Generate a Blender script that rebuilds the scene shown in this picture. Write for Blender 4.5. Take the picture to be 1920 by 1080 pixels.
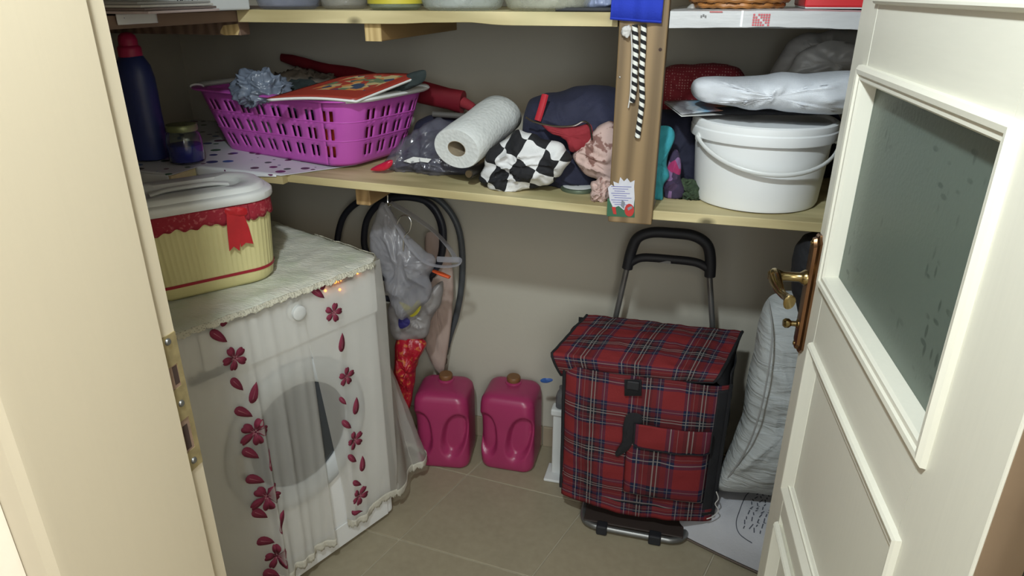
import bpy, math, random
from mathutils import Vector, Matrix, noise
random.seed(7)
S = bpy.context.scene
COL = S.collection
for o in list(bpy.data.objects): bpy.data.objects.remove(o)

# ---------------------------------------------------------------- camera, light, exposure
F, TH, YAW, H = 1300.0, 0.405, 0.265, 1.5
cam = bpy.data.cameras.new('camera'); cam.sensor_width = 36; cam.lens = 36 * F / 1920; cam.clip_start = .01
co = bpy.data.objects.new('camera', cam); COL.objects.link(co)
co.location = (0, 0, H); co.rotation_euler = (math.pi / 2 - TH, 0, YAW)
S.camera = co
S.view_settings.view_transform = 'Standard'; S.view_settings.look = 'None'
S.view_settings.gamma = 1; S.view_settings.use_curve_mapping = False
S.view_settings.exposure = 0.0
W = bpy.data.worlds.new('world'); S.world = W; W.use_nodes = True
W.node_tree.nodes['Background'].inputs[0].default_value = (.97, .99, .98, 1)
W.node_tree.nodes['Background'].inputs[1].default_value = 0.95
def area(name, loc, tgt, size, power, colr):
    l = bpy.data.lights.new(name, 'AREA'); l.shape = 'DISK'; l.size = size; l.energy = power; l.color = colr
    o = bpy.data.objects.new(name, l); COL.objects.link(o); o.location = loc
    d = Vector(tgt) - Vector(loc); o.rotation_euler = d.to_track_quat('-Z', 'Y').to_euler(); return o
area('hall_ceiling_lamp', (-.26, .16, 2.15), (.15, 1.6, 1.2), .09, 21, (.86, .96, 1.0))
area('hall_back_lamp', (.5, -1.0, 2.3), (-.2, .6, 1.0), .5, 9, (1.0, .88, .72))
area('hall_fill_light', (.55, -1.3, 1.62), (-.5, 1.7, 1.2), 1.1, 19, (.92, .98, 1.0))  # added soft fill light behind the camera, lifts the walls between the shelves

# ---------------------------------------------------------------- picture-to-place measuring
def ray(x, y):
    u, v = (x - 960) / F, (y - 540) / F
    c, s = math.cos(TH), math.sin(TH); d = (u, c - s * v, -s - c * v)
    a, b = math.cos(YAW), math.sin(YAW)
    return Vector((a * d[0] - b * d[1], b * d[0] + a * d[1], d[2]))
CAM = Vector((0, 0, H))
def onz(x, y, z): d = ray(x, y); return CAM + d * ((z - H) / d.z)
def at(x, y, Y): d = ray(x, y); return CAM + d * (Y / d.y)
def onx(x, y, X): d = ray(x, y); return CAM + d * (X / d.x)
def onpl(x, y, p0, n):
    d = ray(x, y); return CAM + d * ((Vector(p0) - CAM).dot(Vector(n)) / d.dot(Vector(n)))
def pj(P):
    P = P - CAM; a, b = math.cos(-YAW), math.sin(-YAW)
    x, y, z = a * P.x - b * P.y, b * P.x + a * P.y, P.z
    c, s = math.cos(TH), math.sin(TH); w = y * c - z * s
    return 960 + F * x / w, 540 - F * (y * s + z * c) / w

# ---------------------------------------------------------------- materials
def lin(c):
    c = c / 255.0
    return c / 12.92 if c <= .04045 else ((c + .055) / 1.055) ** 2.4
def rgb(*c): return (lin(c[0]), lin(c[1]), lin(c[2]), 1)
class NT:
    def __init__(s, name):
        s.m = bpy.data.materials.new(name); s.m.use_nodes = True; s.t = s.m.node_tree
        s.b = s.t.nodes['Principled BSDF']; s.out = s.t.nodes['Material Output']
    def n(s, ty, **k):
        n = s.t.nodes.new(ty)
        for a, v in k.items():
            if a.startswith('i_'): n.inputs[a[2:].replace('_', ' ')].default_value = v
            elif a.startswith('p'): 
                if a[1:].isdigit(): n.inputs[int(a[1:])].default_value = v
                else: setattr(n, a, v)
            else: setattr(n, a, v)
        return n
    def l(s, a, b): s.t.links.new(a, b)
    def math(s, op, a, b=None, c=None):
        n = s.t.nodes.new('ShaderNodeMath'); n.operation = op
        for i, v in enumerate((a, b, c)):
            if v is None: continue
            if isinstance(v, (int, float)): n.inputs[i].default_value = v
            else: s.l(v, n.inputs[i])
        return n.outputs[0]
    def mix(s, f, a, b, bt='MIX'):
        n = s.t.nodes.new('ShaderNodeMix'); n.data_type = 'RGBA'; n.blend_type = bt
        for i, v in ((0, f), (6, a), (7, b)):
            if isinstance(v, (int, float)): n.inputs[i].default_value = v
            elif isinstance(v, tuple): n.inputs[i].default_value = v
            else: s.l(v, n.inputs[i])
        return n.outputs[2]
    def ramp(s, f, st, interp='LINEAR'):
        n = s.t.nodes.new('ShaderNodeValToRGB'); n.color_ramp.interpolation = interp
        e = n.color_ramp.elements
        while len(e) > 1: e.remove(e[-1])
        e[0].position = st[0][0]; e[0].color = st[0][1]
        for p, c in st[1:]: x = e.new(p); x.color = c
        s.l(f, n.inputs[0]); return n.outputs[0]
    def noise(s, scale, detail=3, vec=None, out=0, dist=0, rough=.5):
        n = s.n('ShaderNodeTexNoise'); n.inputs['Scale'].default_value = scale; n.inputs['Detail'].default_value = detail
        n.inputs['Distortion'].default_value = dist; n.inputs['Roughness'].default_value = rough
        s.l(vec if vec is not None else s.obj(), n.inputs['Vector']); return n.outputs[out]
    def obj(s): return s.n('ShaderNodeTexCoord').outputs['Object']
    def uv(s): return s.n('ShaderNodeTexCoord').outputs['UV']
    def map(s, vec, sc=(1, 1, 1), rot=(0, 0, 0), loc=(0, 0, 0)):
        n = s.n('ShaderNodeMapping'); n.inputs['Scale'].default_value = sc; n.inputs['Rotation'].default_value = rot
        n.inputs['Location'].default_value = loc; s.l(vec, n.inputs[0]); return n.outputs[0]
    def bump(s, h, st=.3, dist=.002):
        n = s.n('ShaderNodeBump'); n.inputs['Strength'].default_value = st; n.inputs['Distance'].default_value = dist
        s.l(h, n.inputs['Height']); s.l(n.outputs[0], s.b.inputs['Normal']); return n
    def set(s, col=None, rough=None, metal=None, trans=None, alpha=None, spec=None, ior=None, sss=None, emis=None, estr=0):
        b = s.b.inputs
        if col is not None:
            if isinstance(col, tuple): b['Base Color'].default_value = col
            else: s.l(col, b['Base Color'])
        if rough is not None: b['Roughness'].default_value = rough
        if metal is not None: b['Metallic'].default_value = metal
        if trans is not None: b['Transmission Weight'].default_value = trans
        if alpha is not None: b['Alpha'].default_value = alpha
        if spec is not None: b['Specular IOR Level'].default_value = spec
        if ior is not None: b['IOR'].default_value = ior
        if emis is not None: b['Emission Color'].default_value = emis; b['Emission Strength'].default_value = estr
        return s.m
def simple(name, c, rough=.5, metal=0, var=.06, vs=14, bump=0, bs=120, **k):
    t = NT(name); f = t.noise(vs, 4)
    d = tuple(x * (1 - 2 * var) for x in c[:3]) + (1,); e = tuple(min(1, x * (1 + 1.2 * var)) for x in c[:3]) + (1,)
    colr = t.mix(f, d, e)
    if bump: t.bump(t.noise(bs, 3), bump)
    return t.set(col=colr, rough=rough, metal=metal, **k)
def translucent(name, c, opac, rough=.4, var=.1, vs=20, tl=.4, bump=.3, bs=40):
    """thin see-through sheet: transparent + diffuse + translucent + a little gloss"""
    t = NT(name); nt = t.t
    f = t.noise(vs, 4); colr = t.mix(f, tuple(x * (1 - var) for x in c[:3]) + (1,), tuple(min(1, x * (1 + var)) for x in c[:3]) + (1,))
    d = t.n('ShaderNodeBsdfDiffuse'); tr = t.n('ShaderNodeBsdfTranslucent'); tp = t.n('ShaderNodeBsdfTransparent'); g = t.n('ShaderNodeBsdfGlossy')
    g.inputs['Roughness'].default_value = rough; g.inputs['Color'].default_value = (.9, .9, .9, 1)
    t.l(colr, d.inputs[0]); t.l(colr, tr.inputs[0])
    bp = t.n('ShaderNodeBump'); bp.inputs['Strength'].default_value = bump; bp.inputs['Distance'].default_value = .004
    t.l(t.noise(bs, 3, dist=1.0), bp.inputs['Height'])
    for x in (d, tr, g): t.l(bp.outputs[0], x.inputs['Normal'])
    def mx(f, a, b):
        m = t.n('ShaderNodeMixShader'); m.inputs[0].default_value = f; t.l(a, m.inputs[1]); t.l(b, m.inputs[2]); return m.outputs[0]
    s1 = mx(tl, d.outputs[0], tr.outputs[0]); s2 = mx(.06, s1, g.outputs[0]); s3 = mx(opac, tp.outputs[0], s2)
    t.l(s3, t.out.inputs[0]); return t.m

def wood(name, c1, c2, scale=1.0, axis=0, knots=True, rough=.6):
    t = NT(name); o = t.obj()
    sc = [22 * scale] * 3; sc[axis] = 1.6 * scale
    v = t.map(o, tuple(sc)); f = t.noise(1.0, 5, v, dist=1.2)
    w = t.n('ShaderNodeTexWave'); w.inputs['Scale'].default_value = .5; w.inputs['Distortion'].default_value = 7; w.inputs['Detail'].default_value = 2
    t.l(v, w.inputs[0])
    g = t.mix(.5, f, w.outputs['Fac']); colr = t.ramp(g, [(.25, c1), (.75, c2)])
    if knots:
        sk = [9 * scale] * 3; sk[axis] = 5 * scale
        vo = t.n('ShaderNodeTexVoronoi'); vo.inputs['Scale'].default_value = 1.1; t.l(t.map(o, tuple(sk)), vo.inputs[0])
        k = t.ramp(vo.outputs['Distance'], [(.05, (1, 1, 1, 1)), (.13, (0, 0, 0, 1))])
        colr = t.mix(k, colr, tuple(x * .35 for x in c1[:3]) + (1,))
        st = t.ramp(t.noise(5, 3), [(.52, (0, 0, 0, 1)), (.75, (.6, .6, .6, 1))]); colr = t.mix(st, colr, rgb(150, 150, 110))
    t.bump(f, .2, .001)
    return t.set(col=colr, rough=rough)

M = {}
def wall_mat(name, c, sc=6):
    t = NT(name); f = t.noise(sc, 5); g = t.noise(1.3, 2)
    colr = t.mix(f, tuple(x * .92 for x in c[:3]) + (1,), c); colr = t.mix(g, colr, tuple(x * .88 for x in c[:3]) + (1,))
    t.bump(t.noise(60, 4), .25, .002); return t.set(col=colr, rough=.85, spec=.2)
M['wall'] = wall_mat('pantry_wall_paint', rgb(186, 181, 167))
M['hall'] = wall_mat('hall_wall_paint', rgb(236, 225, 208))
M['ceil'] = wall_mat('ceiling_paint', rgb(225, 222, 214))
t = NT('floor_tile_ceramic')
oi = t.n('ShaderNodeObjectInfo'); f = t.noise(7, 6, rough=.6); g = t.noise(45, 4)
c = t.mix(f, rgb(130, 121, 100), rgb(156, 147, 124)); c = t.mix(t.math('MULTIPLY', g, .35), c, rgb(190, 180, 155))
c = t.mix(t.math('MULTIPLY', oi.outputs['Random'], .25), c, rgb(160, 146, 120)); t.bump(f, .1)
M['tile'] = t.set(col=c, rough=.42, spec=.4)
M['grout'] = simple('tile_grout', rgb(176, 168, 148), .9, var=.1, vs=30)
M['skirt'] = simple('skirting_tile_ceramic', rgb(160, 146, 124), .4)
# painted door and frame: faint vertical wood grain under cream lacquer
def cream(name, c, axis=2, rough=.38, g=.94):
    t = NT(name); sc = [160.0] * 3; sc[axis] = 9.0
    f = t.noise(1.0, 4, t.map(t.obj(), tuple(sc)), dist=.6)
    colr = t.mix(f, tuple(x * g for x in c[:3]) + (1,), c); t.bump(f, .15, .0006)
    return t.set(col=colr, rough=rough, spec=.4)
M['door'] = cream('door_cream_lacquer', rgb(228, 225, 210)); M['doorh'] = cream('door_cream_lacquer_rail', rgb(228, 225, 210), 1)
M['jamb'] = cream('frame_cream_lacquer', rgb(194, 183, 160), g=.97)
M['pine'] = wood('pine_board', rgb(164, 150, 108), rgb(200, 186, 142), 1, 0)
M['pinedark'] = wood('old_dark_board', rgb(92, 74, 62), rgb(120, 98, 84), 1, 1, False)
M['pinebrk'] = wood('pine_bracket', rgb(140, 112, 72), rgb(170, 140, 96), 1, 1, False)
M['post'] = wood('walnut_stained_post', rgb(104, 84, 56), rgb(138, 114, 80), .7, 2, False)
M['endgrain'] = wood('end_grain', rgb(176, 150, 100), rgb(205, 180, 128), 2, 2, False)
M['black'] = simple('black_rubber', rgb(28, 29, 34), .6); M['blackfab'] = simple('black_binding_fabric', rgb(22, 22, 26), .85, bump=.3, bs=300)
M['steel'] = simple('grey_steel_tube', rgb(128, 128, 126), .38, .75)
M['chrome'] = simple('chrome_wire', rgb(200, 200, 200), .2, 1)
M['brass'] = simple('polished_brass', rgb(160, 140, 96), .22, 1, var=.15); M['copper'] = simple('copper_brass_plate', rgb(140, 104, 76), .28, 1, var=.15)
M['brassdull'] = simple('worn_brass_strike', rgb(176, 160, 118), .45, .55, var=.25, vs=60)
M['holewood'] = simple('raw_wood_recess', rgb(140, 116, 100), .8, var=.3, vs=50); M['darkhole'] = simple('dark_recess', rgb(60, 44, 38), .9)
M['white'] = simple('white_plastic', rgb(214, 216, 214), .35, var=.02); M['whiteb'] = simple('white_bucket_plastic', rgb(232, 234, 234), .42, var=.02, vs=4)
M['enamel'] = simple('white_enamel', rgb(224, 225, 224), .3, var=.02)
M['pinkp'] = simple('pink_jug_plastic', rgb(158, 50, 94), .34, var=.05); M['brown'] = simple('brown_jug_cap', rgb(120, 84, 50), .5)
M['basket'] = simple('orchid_basket_plastic', rgb(186, 84, 176), .38, var=.05)
M['cream_p'] = None
# ---------------------------------------------------------------- mesh kit
class G:
    def __init__(s): s.v = []; s.f = []; s.uv = []; s.mi = []
    def add(s, vs, fs, uvs=None, mi=0):
        n = len(s.v); s.v += [Vector(p) for p in vs]; s.f += [tuple(n + i for i in f) for f in fs]; s.mi += [mi] * len(fs)
        s.uv += list(uvs) if uvs else [(p[0], p[2]) for p in vs]; return s
    def box(s, lo, hi, R=None, c=None, mi=0):
        x0, y0, z0 = lo; x1, y1, z1 = hi
        vs = [Vector(p) for p in ((x0, y0, z0), (x1, y0, z0), (x1, y1, z0), (x0, y1, z0), (x0, y0, z1), (x1, y0, z1), (x1, y1, z1), (x0, y1, z1))]
        if R is not None: vs = [R @ p for p in vs]
        if c is not None: vs = [p + Vector(c) for p in vs]
        return s.add(vs, [(0, 3, 2, 1), (4, 5, 6, 7), (0, 1, 5, 4), (1, 2, 6, 5), (2, 3, 7, 6), (3, 0, 4, 7)], mi=mi)
    def loft(s, rings, cap=(True, True), closed=True, uvs=None, mi=0):
        n = len(rings[0]); vs = [p for r in rings for p in r]; fs = []
        for i in range(len(rings) - 1):
            for j in range(n if closed else n - 1):
                k = (j + 1) % n; fs.append((i * n + j, i * n + k, (i + 1) * n + k, (i + 1) * n + j))
        if closed and cap[0]: fs.append(tuple(range(n))[::-1])
        if closed and cap[1]: fs.append(tuple((len(rings) - 1) * n + j for j in range(n)))
        return s.add(vs, fs, uvs, mi)
    def lathe(s, prof, c=(0, 0, 0), n=32, R=None, cap=(True, True), sx=1, sy=1, mi=0):
        rings = []; uv = []
        for r, z in prof:
            ring = [Vector((r * sx * math.cos(2 * math.pi * j / n), r * sy * math.sin(2 * math.pi * j / n), z)) for j in range(n)]
            if R is not None: ring = [R @ p for p in ring]
            rings.append([p + Vector(c) for p in ring]); uv += [(j / n, z) for j in range(n)]
        return s.loft(rings, cap, uvs=uv, mi=mi)
    def tube(s, path, r, n=10, closed=False, sx=1, sy=1, up=None, mi=0):
        path = [Vector(p) for p in path]; m = len(path); rings = []; uv = []; L = 0
        pn = None
        for i, p in enumerate(path):
            a = path[i - 1] if (i or closed) else p; b = path[(i + 1) % m] if (i < m - 1 or closed) else p
            t = (b - a).normalized()
            if pn is None:
                u0 = Vector(up) if up else (Vector((0, 0, 1)) if abs(t.z) < .9 else Vector((1, 0, 0)))
                pn = (u0 - t * u0.dot(t)).normalized()
            else: pn = (pn - t * pn.dot(t)).normalized()
            bn = t.cross(pn); rr = r[i] if isinstance(r, (list, tuple)) else r
            if i: L += (p - path[i - 1]).length
            rings.append([p + pn * (rr * sx * math.cos(2 * math.pi * j / n)) + bn * (rr * sy * math.sin(2 * math.pi * j / n)) for j in range(n)])
            uv += [(j / n, L) for j in range(n)]
        if closed: rings.append(rings[0]); uv += uv[:n]
        return s.loft(rings, (not closed, not closed), uvs=uv, mi=mi)
    def grid(s, fn, nu, nv, skip=None, wrap=False, mi=0, uvf=None):
        vs = []; uv = []
        for i in range(nu + 1):
            for j in range(nv + 1):
                vs.append(fn(i / nu, j / nv)); uv.append(uvf(i / nu, j / nv) if uvf else (i / nu, j / nv))
        fs = [(i * (nv + 1) + j, (i + 1) * (nv + 1) + j, (i + 1) * (nv + 1) + j + 1, i * (nv + 1) + j + 1)
              for i in range(nu) for j in range(nv) if not (skip and skip(i, j))]
        return s.add(vs, fs, uv, mi)
    def poly(s, pts, n, th=.001, mi=0):
        """flat polygon with thickness th along n"""
        n = Vector(n); k = len(pts); a = [Vector(p) for p in pts]; b = [p + n * th for p in a]
        fs = [tuple(range(k)), tuple(range(k, 2 * k))[::-1]] + [(i, i + k, (i + 1) % k + k, (i + 1) % k) for i in range(k)]
        return s.add(a + b, fs, mi=mi)
WL = {}
def build(g, name, mat, parent=None, smooth=True, bev=0, sol=0, sub=0, loc=None, seg=2, ang=40, kind=None):
    me = bpy.data.meshes.new(name)
    if parent is not None: base = WL[parent.name]
    elif loc is not None: base = Vector(loc)
    else:
        base = Vector((sum(p.x for p in g.v) / len(g.v), sum(p.y for p in g.v) / len(g.v), min(p.z for p in g.v)))
    me.from_pydata([tuple(p - base) for p in g.v], [], g.f)
    ul = me.uv_layers.new(name='UVMap'); li = [0] * len(me.loops); me.loops.foreach_get('vertex_index', li)
    ul.data.foreach_set('uv', [c for i in li for c in g.uv[i]])
    for m in (mat if isinstance(mat, list) else [mat]): me.materials.append(m)
    if isinstance(mat, list): me.polygons.foreach_set('material_index', g.mi)
    me.validate(); me.update()
    import bmesh
    bm = bmesh.new(); bm.from_mesh(me); bmesh.ops.recalc_face_normals(bm, faces=bm.faces); bm.to_mesh(me); bm.free()
    if smooth:
        me.polygons.foreach_set('use_smooth', [True] * len(me.polygons))
        try: me.set_sharp_from_angle(angle=math.radians(ang))
        except Exception: pass
    o = bpy.data.objects.new(name, me); COL.objects.link(o)
    WL[o.name] = base
    if parent is not None: o.parent = parent; 
    else: o.location = base
    if bev:
        b = o.modifiers.new('b', 'BEVEL'); b.width = bev; b.segments = seg; b.limit_method = 'ANGLE'; b.angle_limit = math.radians(35)
    if sol: b = o.modifiers.new('s', 'SOLIDIFY'); b.thickness = sol; b.offset = 0
    if sub: b = o.modifiers.new('u', 'SUBSURF'); b.levels = sub; b.render_levels = sub
    if kind: o['kind'] = kind
    return o
def tag(o, label, cat, group=None):
    o['label'] = label; o['category'] = cat
    if group: o['group'] = group
    return o
def thing(name, label, cat, loc, group=None, kind=None):
    o = bpy.data.objects.new(name, None); COL.objects.link(o); o.location = loc; o.empty_display_size = .05
    WL[o.name] = Vector(loc)
    if kind: o['kind'] = kind
    if label: tag(o, label, cat, group)
    return o
def struct(name, g, mat, **k):
    return build(g, name, mat, kind='structure', **k)
def rotz(a): return Matrix.Rotation(a, 3, 'Z')
def sm(pts, n=None, closed=False, per=6):
    """catmull-rom"""
    pts = [Vector(p) for p in pts]; m = len(pts); out = []
    for i in range(m if closed else m - 1):
        g = lambda k: pts[k % m] if closed else pts[max(0, min(m - 1, k))]
        a, b, c, d = g(i - 1), g(i), g(i + 1), g(i + 2)
        for q in range(per):
            t = q / per
            out.append(.5 * ((2 * b) + (c - a) * t + (2 * a - 5 * b + 4 * c - d) * t * t + (3 * b - a - 3 * c + d) * t ** 3))
    if not closed: out.append(pts[-1])
    return out
def nz(p, s, seed=0): return noise.noise(Vector(p) * s + Vector((seed * 7.3, seed * 3.1, seed * 1.7)))
def ridg(p, s, seed=0): return abs(noise.noise(Vector(p) * s + Vector((seed * 5.3, seed * 2.1, seed * 9.7)))) 
def crumple(q, sc, seed):
    w = Vector((nz(q, sc * .5, seed + 11), nz(q, sc * .5, seed + 12), nz(q, sc * .5, seed + 13))) * (.9 / sc)
    a = 1 - min(1, abs(nz(q + w, sc, seed)) * 2.6); b = 1 - min(1, abs(nz(q + w, sc * 2.1, seed + 5)) * 2.6)
    return (a * a - .35) * .9 + (b * b - .35) * .45
def rrect(hx, hy, r, n=64):
    """points of a rounded rectangle, even in arc length, counter-clockwise"""
    raw = []
    for cx, cy, a0 in ((hx - r, -hy + r, -90), (hx - r, hy - r, 0), (-hx + r, hy - r, 90), (-hx + r, -hy + r, 180)):
        for k in range(9):
            a = math.radians(a0 + 90 * k / 8); raw.append(Vector((cx + r * math.cos(a), cy + r * math.sin(a), 0)))
    raw.append(raw[0]); d = [0]
    for a, b in zip(raw, raw[1:]): d.append(d[-1] + (b - a).length)
    out = []; k = 0
    for j in range(n):
        L = d[-1] * j / n
        while d[k + 1] < L: k += 1
        out.append(raw[k].lerp(raw[k + 1], (L - d[k]) / max(1e-9, d[k + 1] - d[k])))
    return out
def blobg(pts, thick, amp=.008, sc=25, seed=1, n=72, rings=13, fine=.0025, fs=90, axis=None, g=None, back=.8, per=8, flat=.5):
    """crumpled cushion: closed outline (world points on a plane), swelling to thick along axis on both sides"""
    out = sm(pts, closed=True, per=per); m = len(out)
    c = sum(out, Vector()) / m; ax = Vector(axis) if axis else Vector((0, -1, 0))
    g = g or G(); R = []; uv = []
    seq = [(k / rings, 1) for k in range(rings)] + [(1, 0)] + [(k / rings, -1) for k in range(rings - 1, -1, -1)]
    for s0, sg in seq:
        s = max(s0, .02); h = thick * (1 - s ** 2.4) ** flat * (1 if sg > 0 else (back if sg < 0 else 0)); ring = []
        for p in out:
            q = c + (p - c) * s
            e = (1 - .75 * s ** 6)
            d = (nz(q, sc * .7, seed) * amp + crumple(q, sc, seed) * amp * .8 + nz(q, fs, seed + 3) * fine) * (e if abs(s - 1) > 1e-6 else .2)
            r = q + ax * (h * (1 if sg >= 0 else -1) + d * (1 if sg >= 0 else -1)); r = r + (p - c).normalized() * (nz(p, sc * 1.5, seed + 9) * amp * .5 * s)
            ring.append(r); uv.append((q.x, q.z))
        R.append(ring)
    g.loft(R, uvs=uv); return g
def blob(name, label, cat, px, Y, thick, mat, parent=None, zmin=None, group=None, **k):
    pts = [at(x, y, Y) if not isinstance(Y, (list, tuple)) else at(x, y, yy) for (x, y), yy in zip(px, Y if isinstance(Y, (list, tuple)) else [Y] * len(px))]
    g = blobg(pts, thick, **k)
    if zmin is not None:
        for p in g.v:
            zf = zmin(p.x) if callable(zmin) else zmin
            if p.z < zf: p.z = zf
    o = build(g, name, mat, parent=parent, ang=80)
    if label: tag(o, label, cat, group)
    return o

# ================================================================ SETTING
WY, WX = 2.03, -1.675
# floor: grout bed + separate tiles
fl = struct('floor', G().box((-1.8, -2.0, -.02), (1.3, 2.1, -.003)), M['grout'], smooth=False)
A0 = Vector((-.643, 1.795, 0)); va = Vector((.4135, -.038, 0)); vb = Vector((.1005, .338, 0)); gp = .0038
tme = None
for i in range(-4, 5):
    for j in range(-6, 1):
        o0 = A0 + va * i + vb * j
        c4 = [o0, o0 + va, o0 + va + vb, o0 + vb]
        cx = sum((p.x for p in c4)) / 4; cy = sum((p.y for p in c4)) / 4
        if not (-1.75 < cx < .95 and -.7 < cy < 2.1): continue
        if tme is None:
            ua, ub = va.normalized() * gp / 2, vb.normalized() * gp / 2
            q = [ua + ub, va - ua + ub, va + vb - ua - ub, vb + ua - ub]
            g = G(); g.add([p + Vector((0, 0, -.012)) for p in q] + [Vector(p) for p in q], [(3, 2, 1, 0), (4, 5, 6, 7), (0, 1, 5, 4), (1, 2, 6, 5), (2, 3, 7, 6), (3, 0, 4, 7)])
            to = build(g, 'tile', M['tile'], parent=fl, smooth=False, bev=.0015, seg=1); tme = to; WL0 = WL[fl.name]
            for v in tme.data.vertices: v.co = v.co + WL0
        else:
            to = tme.copy(); COL.objects.link(to); to.parent = fl
        to.location = o0 - WL[fl.name] + Vector((0, 0, random.uniform(-.0006, .0002)))
struct('wall_back', G().box((-1.8, WY, -.02), (1.3, WY + .1, 2.5)), M['wall'], smooth=False)
struct('wall_left', G().box((WX - .1, .36, -.02), (WX, WY, 2.5)), M['wall'], smooth=False)
struct('wall_right', G().box((.66, .36, -.02), (.76, WY, 2.5)), M['wall'], smooth=False)
struct('ceiling', G().box((-1.8, -2.0, 2.5), (1.3, 2.13, 2.6)), M['ceil'], smooth=False)
JX, JY0, JY1 = -.53, .345, .566
struct('wall_front', G().box((-1.675, .35, -.02), (-.585, .56, 2.5)).box((.36, .35, -.02), (.66, .56, 2.5)).box((-.585, .35, 2.15), (.36, .56, 2.5)), M['hall'], smooth=False)
struct('wall_hall', G().box((-1.8, -2.0, -.02), (-1.7, .35, 2.5)).box((1.2, -2.0, -.02), (1.3, .35, 2.5)), M['hall'], smooth=False)
# skirting tiles along the back wall
sk = thing('baseboard_back', None, None, (-.5, WY - .006, 0), kind='structure'); s0 = None
for i in range(6):
    g = G().box((-1.67 + i * .412, WY - .011, 0), (-1.67 + i * .412 + .409, WY - .0005, .08))
    build(g, 'skirting_tile', M['skirt'], parent=sk, smooth=False, bev=.002)

# ---------------------------------------------------------------- left jamb of the door frame (door_1)
jb = thing('trim_1', None, None, (JX - .03, .45, 0), kind='structure')
g = G()
prof = [(-.585, .35), (JX - .022, .35), (JX - .008, .353), (JX - .002, .360), (JX, .368), (JX, .5345), (JX - .012, .5345), (JX - .012, JY1), (-.585, JY1)]
g.loft([[Vector((x, y, z)) for x, y in prof] for z in (0, 2.1)]); build(g, 'jamb_board', M['jamb'], parent=jb, ang=25)
g = G()
cp = [(-.66, .349), (-.66, .335), (-.655, .331), (-.60, .331), (-.585, .326), (-.570, .330), (-.566, .338), (-.5605, .345), (-.559, .349)]
g.loft([[Vector((x, y, z)) for x, y in cp] for z in (0, 2.14)]); build(g, 'casing', M['hall'], parent=jb, ang=25)
# strike plate on the rebate, its two holes framed by real metal
XR = JX - .0118
st = thing('strike_plate', 'worn brass strike plate set into the left door frame', 'strike plate', (XR, .55, 1.0))
def zy(x, y): p = onx(x, y, XR); return p.y, p.z
a = onx(330, 618, XR); b = onx(375, 868, XR)
zt, zb = a.z, b.z; y0, y1 = .5365, .5655
def jz(x, y): return onx(x, y, XR).z
h1 = (jz(345, 670), jz(352, 712)); h2 = (jz(357, 775), jz(370, 832))
hy0, hy1 = .544, .559
g = G(); X0, X1 = XR - .0005, XR + .0014
for z0, z1, ya, yb in ((zb, zt, y0, hy0), (zb, zt, hy1, y1), (h1[0], zt, hy0, hy1), (h2[0], h1[1], hy0, hy1), (zb, h2[1], hy0, hy1)):
    g.box((X0, ya, z0), (X1, yb, z1))
build(g, 'plate', M['brassdull'], parent=st, smooth=False)
build(G().box((XR - .0004, hy0, h1[1]), (XR + .0003, hy1, h1[0])), 'latch_recess', M['holewood'], parent=st, smooth=False)
build(G().box((XR - .0004, hy0, h2[1]), (XR + .0003, hy1, h2[0])), 'bolt_recess', M['holewood'], parent=st, smooth=False)
build(G().box((XR - .0003, hy0 + .007, h1[1] + .004), (XR + .0006, hy1 - .001, h1[0] - .002)), 'dark_socket', M['darkhole'], parent=st, smooth=False)
build(G().box((XR - .0003, hy0 + .003, h2[1] + .003), (XR + .0006, hy1 - .004, h2[0] - .008)), 'dark_socket', M['darkhole'], parent=st, smooth=False)
for px in ((323, 634), (348, 748), (373, 852)):
    q = onx(px[0], px[1], XR); R = Matrix.Rotation(math.pi / 2, 3, 'Y')
    build(G().lathe([(.0001, .003), (.003, .0028), (.0042, .0014), (.0042, 0)], c=(XR + .0008, .552, q.z), n=14, R=R), 'screw', M['steel'], parent=st)
# right jamb
rj = thing('trim_2', None, None, (.33, .45, 0), kind='structure')
prof = [(.36, .35), (.30, .35), (.290, .354), (.285, .362), (.285, .505), (.320, .505), (.320, .550), (.36, .552)]
g = G(); g.loft([[Vector((x, y, z)) for x, y in prof] for z in (0, 2.1)]); build(g, 'jamb_board', M['jamb'], parent=rj, ang=25)
hd = struct('trim_3', G().box((-.585, .352, 2.1), (.36, .552, 2.15)), M['jamb'], smooth=False)

# ---------------------------------------------------------------- door, standing open into the pantry (hinged right)
E0 = Vector((.215, 1.235, 0)); PHI = math.radians(-85.5)
ds = Vector((math.cos(PHI), math.sin(PHI), 0)); dn = Vector((ds.y, -ds.x, 0))    # dn points to the camera side (-x)
if dn.x > 0: dn = -dn
def D(s, z, o=0): return E0 + ds * s + dn * o + Vector((0, 0, z))
def dbox(g, s0, s1, z0, z1, o0, o1):
    vs = [D(s, z, o) for z in (z0, z1) for s, o in ((s0, o0), (s1, o0), (s1, o1), (s0, o1))]
    return g.add(vs, [(0, 3, 2, 1), (4, 5, 6, 7), (0, 1, 5, 4), (1, 2, 6, 5), (2, 3, 7, 6), (3, 0, 4, 7)])
door = thing('door_1', None, None, tuple(D(.68, 0, -.02)), kind='structure')
DW, T = .685, -.040
gs0, gs1, gz0, gz1 = .085, .540, 1.068, 1.378      # glass opening
for n_, a_ in (('stile', (0, gs0, .01, 2.05)), ('stile', (gs1, DW, .01, 2.05))):
    build(dbox(G(), a_[0], a_[1], a_[2], a_[3], T, 0), n_, M['door'], parent=door, smooth=False, bev=.002)
for a_ in ((gz1, 1.52), (.915, gz0), (.575, .655), (.01, .12), (1.95, 2.05)):
    build(dbox(G(), gs0, gs1, a_[0], a_[1], T, -.0005), 'rail', M['doorh'], parent=door, smooth=False)
for z0, z1 in ((1.52, 1.95), (.655, .915), (.12, .575)):
    build(dbox(G(), gs0, gs1, z0, z1, T + .012, -.008), 'panel', M['door'], parent=door, smooth=False)
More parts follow.
